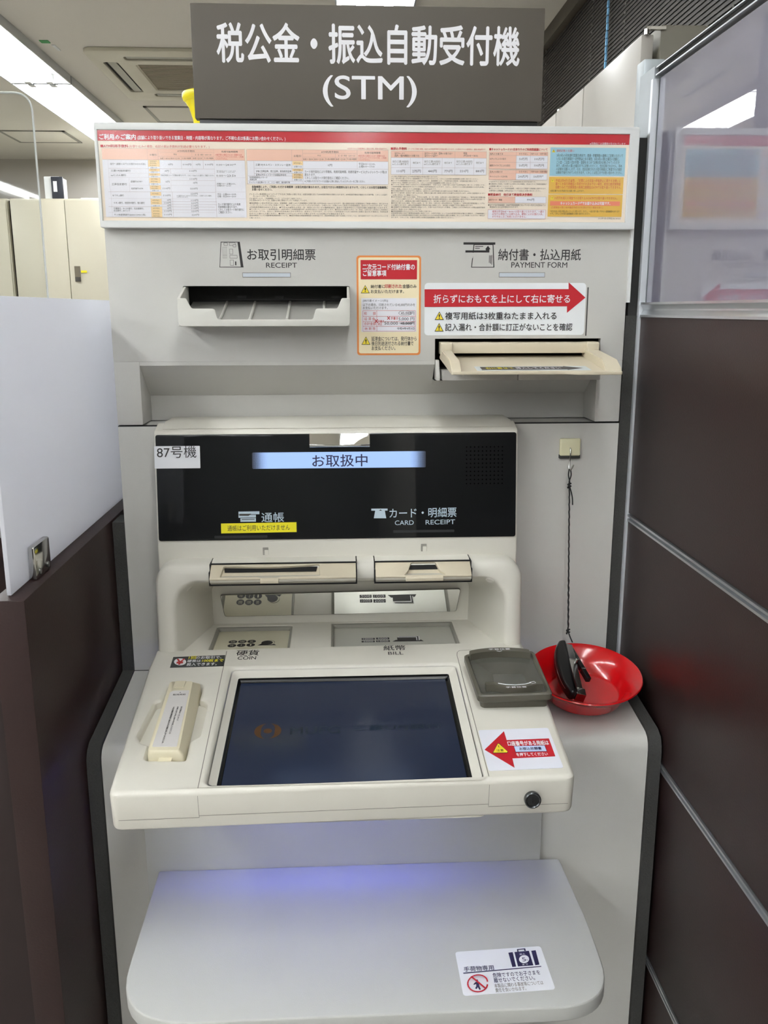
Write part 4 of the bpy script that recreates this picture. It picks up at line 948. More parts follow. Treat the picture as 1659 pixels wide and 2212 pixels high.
 ('r','l',0.1377,0.1379,1.5771,1.5984),
 ('t','k',0.0312,0.0644,1.5988,1.6048,'当行カード*¹\n(個人・個人事業主のお客さま)',0),
 ('t','k',0.0714,0.1087,1.5991,1.6051,'当行カード(法人・団体のお客さま)*¹\n当行カード以外*²',0),
 ('t','k',0.1235,0.143,1.5994,1.6054,'現金\n(平日8:45〜18:00)',0),
 ('t','g',0.0283,0.0504,1.5886,1.5947,'当行/三菱UFJ信託/\nauじぶん銀行あて',0),
 ('t','g',0.0708,0.093,1.5889,1.595,'当行/三菱UFJ信託/\nauじぶん銀行あて',0),
 ('t','g',0.114,0.1363,1.5892,1.5953,'当行/三菱UFJ信託/\nauじぶん銀行あて',0),
 ('t','g',0.0557,0.0659,1.5903,1.5931,'他行あて',0),
 ('t','g',0.098,0.1083,1.5906,1.5933,'他行あて',0),
 ('t','g',0.1408,0.1511,1.5908,1.5936,'他行あて',0),
 ('t','k',0.0345,0.045,1.5793,1.5828,'110円',0),
 ('t','k',0.0552,0.0663,1.5794,1.583,'275円',0),
 ('t','k',0.0763,0.0876,1.5795,1.5831,'440円',0),
 ('t','k',0.0982,0.109,1.5797,1.5832,'770円',0),
 ('t','k',0.1193,0.1302,1.5798,1.5833,'550円',0),
 ('t','k',0.1405,0.1516,1.5799,1.5835,'880円',0),
 ('t','g',0.0269,0.0899,1.573,1.5751,'(*1) 振込手数料以外にATM利用手数料が別途必要となります。',0),
 ('t','g',0.0269,0.1442,1.5706,1.5727,'(*2) 一部お取り扱いできない金融機関のカードがありますので、くわしくはお取引金融機関にお問い合わせください。',0),
 ('t','g',0.0269,0.1436,1.568,1.5701,'●カードでの取扱時間はお引き出しと同様となります。金融機関により、ご利用可能な時間帯・お取扱内容が異なります。',0),
 ('t','g',0.0269,0.1171,1.5654,1.5674,'\u3000お取引できない時間帯もありますので、くわしくはお取引金融機関にお問い合わせください。',0),
 ('t','g',0.0269,0.1533,1.5629,1.565,'●カードをご利用の場合の1日あたりのご利用限度額は、お振り込み・お振り替えの合計で50万円以内(一部のカードを除く)です。',0),
 ('t','g',0.0269,0.1527,1.5603,1.5624,'\u3000ご利用限度額の個別設定をされている場合は設定金額以内となります。ただし、1日あたりのお振込限度額は100万円(未満)、',0),
 ('t','g',0.0269,0.088,1.5576,1.5596,'\u3000現金の場合、1回あたりの上限金額は、10万円以内です。',0),
 ('t','g',0.0269,0.133,1.5551,1.5572,'●本人確認手続きがお済みでない場合は、1回あたり10万円を超えるお振り込みはご利用いただけません。',0),
 ('t','g',0.0269,0.1542,1.5526,1.5546,'●ATMでの当行同一支店あて振り込みとは、受取人口座と同一支店のATMでのお振り込みをさします。ATMの支店名はコーナー',0),
 ('t','g',0.0269,0.063,1.5498,1.5518,'\u3000入口等の表示にてご確認ください。',0),
 ('t','g',0.0269,0.1543,1.5474,1.5494,'●当行本支店あて振り込みの場合、平日15:00以降、土・日・祝日、12月31日〜1月3日受付分は「当日扱い」「翌平日窓口営業日扱',0),
 ('t','g',0.0269,0.1537,1.5448,1.5468,'\u3000い」いずれかの選択となります。受取人口座が貯蓄預金や総合振込専用支店の一部の普通預金の場合は平日15:00以降は翌日扱いと',0),
 ('t','g',0.027,0.1264,1.5421,1.5442,'\u3000選択となります。※受取人口座の状態や商品性により、当日扱いが選択できない場合があります。',0),
 ('t','g',0.027,0.1538,1.5396,1.5416,'●他行あて振り込みの場合、平日15:00以降、土・日・祝日、12月31日〜1月3日受付分は「当日扱い」「翌平日窓口営業日扱い」いずれ',0),
 ('t','g',0.027,0.1382,1.5369,1.539,'\u3000かの選択となります。※振込先金融機関や受取人口座の状態により、当日扱いが選択できない場合があります。',0),
 ('t','g',0.027,0.1544,1.5344,1.5364,'●口座番号やお受取人名の相違等の理由により、お振り込みできなかった場合、ご来店によるお手続きおよび振込組戻手数料',0),
 ('t','g',0.027,0.0679,1.5316,1.5336,'\u3000880円をご負担いただく場合があります。',0),
 ('t','g',0.027,0.0816,1.529,1.5311,'■提携金融機関のキャッシュカードをご利用のお客さまへ',0),
 ('t','g',0.027,0.1542,1.5265,1.5286,'\u3000利息制限法等の対応で提携金融機関の場合により、お取引内容によってはATM利用手数料が異なる場合や、ご利用明細に',0),
 ('t','g',0.027,0.1542,1.5239,1.526,'\u3000記載されるATM利用手数料がお客さまが発信されるATM利用手数料と異なる場合、もしくはご利用いただけない場合が',0),
 ('t','g',0.027,0.1118,1.5212,1.5233,'\u3000あります。くわしくは、口座をお持ちのお取引金融機関にお問い合わせください。',0),
 ('t','R',0.1583,0.2367,1.6079,1.6112,'■キャッシュカードの1日あたりのご利用限度額について',0.03),
 ('r','P',0.1581,0.2375,1.5848,1.6064),
 ('r','P',0.1583,0.2377,1.571,1.5833),
 ('r','W',0.1948,0.2376,1.5852,1.6017),
 ('r','W',0.1951,0.2376,1.5711,1.5791),
 ('r','l',0.1578,0.2371,1.6063,1.6065),
 ('r','l',0.1579,0.2373,1.6015,1.6017),
 ('r','l',0.1581,0.2376,1.5931,1.5933),
 ('r','l',0.1583,0.238,1.5847,1.5849),
 ('r','l',0.1581,0.2375,1.5832,1.5834),
 ('r','l',0.1582,0.2377,1.5789,1.579),
 ('r','l',0.1584,0.238,1.5709,1.5711),
 ('r','l',0.1582,0.1584,1.5846,1.6061),
 ('r','l',0.1949,0.1951,1.5848,1.6064),
 ('r','l',0.214,0.2142,1.5849,1.6065),
 ('r','l',0.2374,0.2376,1.5851,1.6067),
 ('r','l',0.1582,0.1584,1.5708,1.583),
 ('r','l',0.195,0.1952,1.571,1.5833),
 ('r','l',0.2141,0.2143,1.5711,1.5834),
 ('r','l',0.2375,0.2377,1.5713,1.5835),
 ('t','k',0.1592,0.1768,1.6024,1.6049,'個人のお客さま',0),
 ('t','k',0.1595,0.1767,1.5798,1.5823,'法人のお客さま',0),
 ('t','k',0.1984,0.2106,1.6028,1.605,'お引き出し',0),
 ('t','k',0.2143,0.2366,1.6029,1.6052,'お振り込み・お振り替え',0),
 ('t','k',0.1992,0.2115,1.5803,1.5826,'お引き出し',0),
 ('t','k',0.2151,0.2376,1.5804,1.5827,'お振り込み・お振り替え',0),
 ('t','k',0.1594,0.1808,1.5961,1.5986,'ICチップによるお取引',0),
 ('t','k',0.1596,0.1868,1.5877,1.5903,'磁気ストライプによるお取引',0),
 ('t','k',0.1597,0.1837,1.5737,1.5762,'キャッシュカード(法人用)',0),
 ('t','k',0.199,0.2099,1.5957,1.599,'50万円',0),
 ('t','k',0.2195,0.2326,1.5958,1.5991,'100万円',0),
 ('t','k',0.199,0.2099,1.5875,1.5908,'50万円',0),
 ('t','k',0.2195,0.2326,1.5877,1.591,'100万円',0),
 ('t','k',0.1981,0.2113,1.5735,1.5768,'200万円',0),
 ('t','k',0.2192,0.2323,1.5736,1.5769,'500万円*⁵',0),
 ('t','g',0.1588,0.2229,1.5674,1.5695,'(*1)ATMでの1日あたりのご入金限度額は50万円未満です。',0),
 ('t','g',0.1588,0.2371,1.5646,1.5667,'●お借本をご利用してお振り込み等なされる場合、1日あたりのご利用限度額が',0),
 ('t','g',0.1589,0.1923,1.5617,1.5637,'\u3000上記金額と異なることがあります。',0),
 ('t','g',0.159,0.2369,1.559,1.561,'●キャッシュカードのご利用限度額等、お客さまのご希望する限度額に変更できます。',0),
 ('t','g',0.1591,0.2302,1.5559,1.5582,'\u3000変更可能な上限金額、お申込方法については窓口にお問い合わせください。',0),
 ('t','R',0.1581,0.2184,1.5504,1.5538,'■税金納付\u3000他行あて税金取次手数料',0.03),
 ('r','P',0.1583,0.195,1.5413,1.5495),
 ('r','W',0.195,0.2372,1.5412,1.5494),
 ('r','l',0.1582,0.2371,1.5493,1.5495),
 ('r','l',0.1584,0.2374,1.5412,1.5414),
 ('r','l',0.1582,0.1584,1.5411,1.5492),
 ('r','l',0.1949,0.1951,1.5413,1.5494),
 ('r','l',0.2371,0.2373,1.5415,1.5496),
 ('t','k',0.1594,0.1774,1.5441,1.5465,'当行カード・現金',0),
 ('t','k',0.2112,0.2211,1.5438,1.5472,'990円',0),
 ('t','g',0.1585,0.2372,1.5347,1.5399,'●当行が指定金融機関・収納代理金融機関となっていない地方公共団体あての\n\u3000税金納付には上記手数料がかかります。',0),
 ('r','W',0.1583,0.2373,1.5209,1.5327),
 ('r','r',0.1582,0.2371,1.5326,1.5328),
 ('r','r',0.1585,0.2375,1.5208,1.521),
 ('r','r',0.1582,0.1584,1.5207,1.5326),
 ('r','r',0.2372,0.2374,1.521,1.5329),
 ('t','r',0.1642,0.2355,1.5222,1.5318,'硬貨は平日8:45〜18:00のお取り扱いとなります。一部の\nATMでは現金でのお振り込み、硬貨によるお預け入れ、\nお引き出しはご利用いただけません。',0),
 ('t','w',0.2939,0.3438,1.6156,1.6191,'※手数料には消費税が含まれています。',0),
 ('r','B',0.2409,0.3436,1.5764,1.6124),
 ('r','Y',0.2405,0.3426,1.5536,1.5751),
 ('r','Y',0.2403,0.3425,1.524,1.5525),
 ('t','r',0.2492,0.2732,1.6065,1.61,'通帳記帳のお願い',0),
 ('t','k',0.2495,0.3402,1.5786,1.6045,'3月(9月)の月末(銀行営業日)時点で、普通・貯蓄預金の通帳にご記帳いただいて\nいないお取引明細が一定件数以上ある場合、3月(9月)の第3土曜日の翌朝に、\nご入金・ご出金の合計件数・金額をまとめて記帳(合計記帳)させていただき\nます。3月(9月)の第2土曜日までに記帳いただくと、合計記帳されません。早め\nの記帳をお願いします。なお、合計記帳されたお取引明細はご希望される場合\nは無料で発行させていただきます。くわしくは窓口までお問い合わせください。',0),
 ('t','r',0.2496,0.3401,1.56,1.5725,'平成25年4月1日以降、「犯罪による収益の移転防止に関する法律」に\n基づくお取引時確認の手続きがお済みでない場合、総合口座定期預金\n自動つみたて定期預金の新規口座開設はATMでお取り扱いできません。',0),
 ('t','k',0.2429,0.2894,1.5559,1.5586,'※窓口等でのお手続きをお願い申し上げます。',0),
 ('t','r',0.2494,0.3357,1.5462,1.5498,'10万円を超える現金でのお振り込みはATMでお取り扱いできません。',0),
 ('r','S',0.2431,0.3394,1.5382,1.544),
 ('t','w',0.2573,0.326,1.5391,1.5433,'キャッシュカード*⁵でお振り込みは可能です。',0.03),
 ('t','r',0.2447,0.3163,1.5341,1.5372,'(口座開設の際に本人確認手続きがお済みでない場合を除く)',0),
 ('t','k',0.2436,0.3392,1.5265,1.5323,'*お引き出し先及び振込先のカードに限ります。ただし、一部お取り扱いできない金融機関があります\nので、くわしくはお取引金融機関にお問い合わせください。',0),
 ('t','g',0.3103,0.3415,1.5203,1.523,'2022年7月1日現在(No.W020)',0),
 ('p','y',[(0.243,1.6062),(0.2476,1.6062),(0.2451,1.6103)]),
 ('t','k',0.2449,0.2456,1.6066,1.609,'!',0),
 ('p','y',[(0.2431,1.5686),(0.2478,1.5687),(0.2453,1.5728)]),
 ('t','k',0.245,0.2458,1.5691,1.5715,'!',0),
 ('p','y',[(0.2431,1.5462),(0.2478,1.5462),(0.2453,1.5505)]),
 ('t','k',0.245,0.2458,1.5467,1.5491,'!',0),
]
PANEL=[
 ('t','k',-0.1695,-0.0766,1.4668,1.4816,'お取引明細票',0.012),
 ('t','k',-0.1444,-0.1021,1.4569,1.4635,'RECEIPT',0.004),
 ('t','k',0.1763,0.2921,1.4671,1.4824,'納付書・払込用紙',0.012),
 ('t','k',0.195,0.2736,1.4573,1.4647,'PAYMENT FORM',0.004),
 ('r','q',0.3038,0.3056,1.3641,1.4308),
 ('p','k',[(-0.2049,1.4909),(-0.1791,1.4909),(-0.1752,1.4572),(-0.208,1.4572)]),
 ('p','p',[(-0.2041,1.49),(-0.1821,1.4901),(-0.179,1.4581),(-0.2071,1.458)]),
 ('r','k',-0.2008,-0.1957,1.486,1.4897),
 ('r','p',-0.2003,-0.1961,1.4864,1.4892),
 ('r','k',-0.1936,-0.1851,1.486,1.4897),
 ('r','p',-0.1932,-0.1855,1.4864,1.4893),
 ('r','k',-0.1886,-0.1844,1.484,1.4872),
 ('r','p',-0.1882,-0.1848,1.4844,1.4868),
 ('r','k',-0.1935,-0.1889,1.4745,1.4815),
 ('r','p',-0.1931,-0.1893,1.4749,1.4811),
 ('r','k',-0.1934,-0.1832,1.4692,1.4733),
 ('r','p',-0.193,-0.1836,1.4696,1.4729),
 ('r','k',-0.1933,-0.1882,1.4597,1.4671),
 ('r','p',-0.1929,-0.1886,1.4601,1.4667),
 ('r','k',-0.203,-0.2028,1.4696,1.4839),
 ('r','k',-0.2013,-0.2011,1.4696,1.4839),
 ('r','k',-0.1996,-0.1994,1.4696,1.4839),
 ('r','k',-0.1979,-0.1977,1.4696,1.4839),
 ('r','k',-0.2026,-0.1963,1.4838,1.484),
 ('r','k',-0.2031,-0.1967,1.4732,1.4734),
 ('r','k',-0.2032,-0.1969,1.4695,1.4697),
 ('r','k',-0.1865,-0.1848,1.4601,1.4651),
 ('r','k',0.1275,0.1717,1.4879,1.491),
 ('r','k',0.1304,0.1588,1.4775,1.4803),
 ('p','k',[(0.1416,1.4888),(0.1692,1.4879),(0.1713,1.4575),(0.1388,1.4574)]),
 ('p','p',[(0.1427,1.4874),(0.168,1.4875),(0.1698,1.4584),(0.14,1.4584)]),
 ('r','k',0.1304,0.1588,1.4775,1.4803),
 ('r','k',0.1587,0.1637,1.4775,1.4827),
 ('p','k',[(0.1577,1.4818),(0.1652,1.4818),(0.1616,1.4865)]),
 ('p','p',[(0.1314,1.4772),(0.1424,1.4772),(0.1405,1.4698),(0.1316,1.4698)]),
 ('r','k',0.1437,0.1549,1.4851,1.486),
 ('r','k',0.1437,0.1502,1.4827,1.4836),
 ('r','k',0.1635,0.1643,1.4637,1.4737),
 ('r','k',0.1653,0.1663,1.4627,1.4737),
 ('r','k',0.167,0.1678,1.4613,1.4742),
]
NOTICE=[
 ('r','R',-0.0147,0.0634,1.4415,1.4672),
 ('t','w',-0.012,0.0602,1.4458,1.462,'二次元コード付納付書の\nご留意事項',0.03),
 ('t','k',-0.0008,0.0186,1.4295,1.4343,'納付書に',0.008),
 ('t','r',0.0186,0.0424,1.4295,1.4348,'印刷された',0.02),
 ('t','k',0.0434,0.0628,1.4295,1.4348,'金額のみ',0.008),
 ('t','k',-0.0008,0.0454,1.4228,1.4276,'お支払いただけます。',0.008),
 ('p','k',[(-0.0147,1.4228),(-0.0023,1.4228),(-0.0085,1.4338)]),
 ('p','y',[(-0.0137,1.4235),(-0.0033,1.4235),(-0.0085,1.4326)]),
 ('t','k',-0.0092,-0.0077,1.4247,1.43,'!',0.02),
 ('p','k',[(-0.0142,1.3526),(-0.0016,1.3525),(-0.0079,1.3639)]),
 ('p','y',[(-0.0132,1.3533),(-0.0026,1.3533),(-0.0079,1.3627)]),
 ('t','k',-0.0087,-0.0071,1.3545,1.3599,'!',0.02),
 ('r','W',-0.0142,0.0631,1.3702,1.4162),
 ('t','k',-0.0118,0.023,1.4107,1.4143,'[納付書イメージ(例)]',0),
 ('t','k',-0.0119,0.061,1.401,1.4092,'以下の場合、印刷されている45,000円のみを\nお支払いただけます。',0),
 ('r','r',-0.0119,0.0613,1.3991,1.3995),
 ('r','r',-0.0119,0.0613,1.3913,1.3917),
 ('r','r',-0.012,0.0614,1.384,1.3844),
 ('r','r',-0.012,0.0614,1.3776,1.378),
 ('r','r',-0.0121,0.0615,1.371,1.3714),
 ('r','r',-0.0122,-0.0118,1.3713,1.3993),
 ('r','r',0.0073,0.0077,1.3712,1.3993),
 ('r','r',0.0612,0.0616,1.3711,1.3992),
 ('t','r',-0.0104,0.006,1.3932,1.3976,'税\u3000\u3000額',0),
 ('t','r',-0.01,0.005,1.3859,1.3903,'延 滞 金',0),
 ('t','r',-0.0105,0.0062,1.3793,1.3835,'合計金額',0),
 ('t','r',-0.0096,0.0055,1.3727,1.3766,'納 期 限',0),
 ('t','k',0.0413,0.0598,1.3932,1.398,'45,000円',0),
 ('t','r',0.027,0.037,1.3868,1.3907,'手書き',0.01),
 ('t','k',0.038,0.0599,1.3853,1.3902,'5,000 円',0),
 ('t','r',0.009,0.0175,1.3791,1.3864,'手書き\n修正',0.01),
 ('t','k',0.018,0.0371,1.3795,1.3839,'50,000',0),
 ('t','k',0.0413,0.0602,1.3795,1.3839,'45,000円',0.01),
 ('t','k',0.0356,0.0602,1.3731,1.3765,'令和4年4月3日',0.01),
 ('t','r',0.022,0.026,1.3869,1.3912,'×',0.02),
 ('t','r',0.0045,0.009,1.3825,1.3874,'×',0.02),
 ('r','k',0.0391,0.0571,1.3822,1.3827),
 ('r','k',0.0396,0.0566,1.3809,1.3814),
 ('p','k',[(0.056,1.3958),(0.0559,1.3952),(0.0553,1.3952),(0.0555,1.3958)]),
 ('p','k',[(0.0559,1.3952),(0.0554,1.3945),(0.0549,1.3946),(0.0553,1.3952)]),
 ('p','k',[(0.0554,1.3945),(0.0545,1.3939),(0.0541,1.3941),(0.0549,1.3946)]),
 ('p','k',[(0.0545,1.3939),(0.0534,1.3934),(0.053,1.3936),(0.0541,1.3941)]),
 ('p','k',[(0.0534,1.3934),(0.0521,1.393),(0.0518,1.3932),(0.053,1.3936)]),
 ('p','k',[(0.0521,1.393),(0.0505,1.3927),(0.0503,1.3929),(0.0518,1.3932)]),
 ('p','k',[(0.0505,1.3927),(0.0488,1.3925),(0.0487,1.3927),(0.0503,1.3929)]),
 ('p','k',[(0.0488,1.3925),(0.047,1.3924),(0.047,1.3926),(0.0487,1.3927)]),
 ('p','k',[(0.047,1.3924),(0.0453,1.3925),(0.0454,1.3927),(0.047,1.3926)]),
 ('p','k',[(0.0453,1.3925),(0.0436,1.3927),(0.0438,1.3929),(0.0454,1.3927)]),
 ('p','k',[(0.0436,1.3927),(0.042,1.393),(0.0423,1.3932),(0.0438,1.3929)]),
 ('p','k',[(0.042,1.393),(0.0407,1.3934),(0.041,1.3936),(0.0423,1.3932)]),
 ('p','k',[(0.0407,1.3934),(0.0395,1.394),(0.04,1.3941),(0.041,1.3936)]),
 ('p','k',[(0.0395,1.394),(0.0387,1.3946),(0.0392,1.3946),(0.04,1.3941)]),
 ('p','k',[(0.0387,1.3946),(0.0382,1.3952),(0.0387,1.3952),(0.0392,1.3946)]),
 ('p','k',[(0.0382,1.3952),(0.038,1.3959),(0.0386,1.3959),(0.0387,1.3952)]),
 ('p','k',[(0.038,1.3959),(0.0382,1.3965),(0.0387,1.3965),(0.0386,1.3959)]),
 ('p','k',[(0.0382,1.3965),(0.0387,1.3972),(0.0392,1.3971),(0.0387,1.3965)]),
 ('p','k',[(0.0387,1.3972),(0.0395,1.3978),(0.04,1.3976),(0.0392,1.3971)]),
 ('p','k',[(0.0395,1.3978),(0.0407,1.3983),(0.041,1.3981),(0.04,1.3976)]),
 ('p','k',[(0.0407,1.3983),(0.042,1.3987),(0.0423,1.3985),(0.041,1.3981)]),
 ('p','k',[(0.042,1.3987),(0.0436,1.399),(0.0438,1.3988),(0.0423,1.3985)]),
 ('p','k',[(0.0436,1.399),(0.0453,1.3992),(0.0454,1.399),(0.0438,1.3988)]),
 ('p','k',[(0.0453,1.3992),(0.047,1.3993),(0.047,1.3991),(0.0454,1.399)]),
 ('p','k',[(0.047,1.3993),(0.0488,1.3992),(0.0487,1.399),(0.047,1.3991)]),
 ('p','k',[(0.0488,1.3992),(0.0505,1.399),(0.0503,1.3988),(0.0487,1.399)]),
 ('p','k',[(0.0505,1.399),(0.052,1.3987),(0.0517,1.3985),(0.0503,1.3988)]),
 ('p','k',[(0.052,1.3987),(0.0534,1.3983),(0.053,1.3981),(0.0517,1.3985)]),
 ('p','k',[(0.0534,1.3983),(0.0545,1.3977),(0.0541,1.3976),(0.053,1.3981)]),
 ('p','k',[(0.0545,1.3977),(0.0554,1.3971),(0.0549,1.3971),(0.0541,1.3976)]),
 ('p','k',[(0.0554,1.3971),(0.0559,1.3965),(0.0553,1.3965),(0.0549,1.3971)]),
 ('p','k',[(0.0559,1.3965),(0.056,1.3958),(0.0555,1.3958),(0.0553,1.3965)]),
 ('t','k',-0.0001,0.0634,1.3448,1.3638,'延滞金については、発行体から\n後日別途送付される納付書で\nお支払ください。',0.008),
]
ARROWNOTICE=[
 ('p','R',[(0.0741,1.4281),(0.2768,1.4284),(0.2764,1.4376),(0.3013,1.4168),(0.276,1.3959),(0.2756,1.4049),(0.0744,1.4042)]),
 ('t','w',0.0869,0.2793,1.4095,1.4209,'折らずにおもてを上にして右に寄せる',0.014),
 ('t','k',0.1034,0.2611,1.3868,1.397,'複写用紙は3枚重ねたまま入れる',0.012),
 ('t','k',0.1036,0.2845,1.3712,1.3814,'記入漏れ・合計額に訂正がないことを確認',0.012),
 ('p','k',[(0.0888,1.3864),(0.1017,1.3863),(0.0951,1.398)]),
 ('p','y',[(0.0901,1.3872),(0.1003,1.3872),(0.0951,1.3965)]),
 ('t','k',0.0945,0.0958,1.3881,1.3941,'!',0.03),
 ('p','k',[(0.0887,1.3705),(0.1016,1.3705),(0.095,1.3822)]),
 ('p','y',[(0.09,1.3714),(0.1002,1.3714),(0.095,1.3807)]),
 ('t','k',0.0944,0.0957,1.3723,1.3783,'!',0.03),
]
SIGN=[
 ('t','w',-0.2016,0.2004,1.7201,1.7678,'税公金・振込自動受付機',0.022),
 ('t','w',-0.0628,0.0625,1.6671,1.7053,'(STM)',0.01),
]
DISPLAY=[
 ('t','w',-0.1576,-0.1261,-0.0478,-0.0342,'通帳',0.008),
 ('t','w',0.0226,0.1179,-0.0453,-0.0315,'カード・明細票',0.008),
 ('t','w',0.0303,0.057,-0.0554,-0.0489,'CARD',0.002),
 ('t','w',0.074,0.1159,-0.0554,-0.0488,'RECEIPT',0.002),
 ('r','E',-0.1689,0.0752,0.0243,0.0506),
 ('t','n',-0.085,-0.0079,0.0288,0.0458,'お取扱中',0.01),
 ('r','V',-0.3045,-0.2421,0.0418,0.0634),
 ('t','k',-0.2998,-0.2456,0.0444,0.0609,'87号機',0),
 ('r','F',-0.2143,-0.1087,-0.0625,-0.0485),
 ('t','k',-0.2053,-0.1181,-0.0596,-0.0514,'通帳はご利用いただけません',0),
 ('r','w',-0.1895,-0.1603,-0.0363,-0.0321),
 ('r','w',-0.1896,-0.1653,-0.0408,-0.037),
 ('r','w',-0.1871,-0.1654,-0.0467,-0.0415),
 ('r','q',-0.1852,-0.1673,-0.0438,-0.0428),
 ('p','q',[(-0.1883,-0.0381),(-0.1755,-0.0383),(-0.1716,-0.0354),(-0.1882,-0.0352)]),
 ('p','w',[(-0.003,-0.0313),(0.02,-0.0316),(0.02,-0.0345),(0.0161,-0.0345),(0.018,-0.0453),(0.0004,-0.045),(0.0025,-0.0343),(-0.003,-0.0342)]),
 ('p','k',[(0.0077,-0.0344),(0.0122,-0.0344),(0.01,-0.0327)]),
]
DISPGEO=[
 ('r','glass',-0.3058,0.2051,-0.0758,0.0754),
 ('r','mirror',-0.089,-0.0041,0.0546,0.0753),
 ('r','spk',0.1307,0.1842,0.0016,0.0561),
]
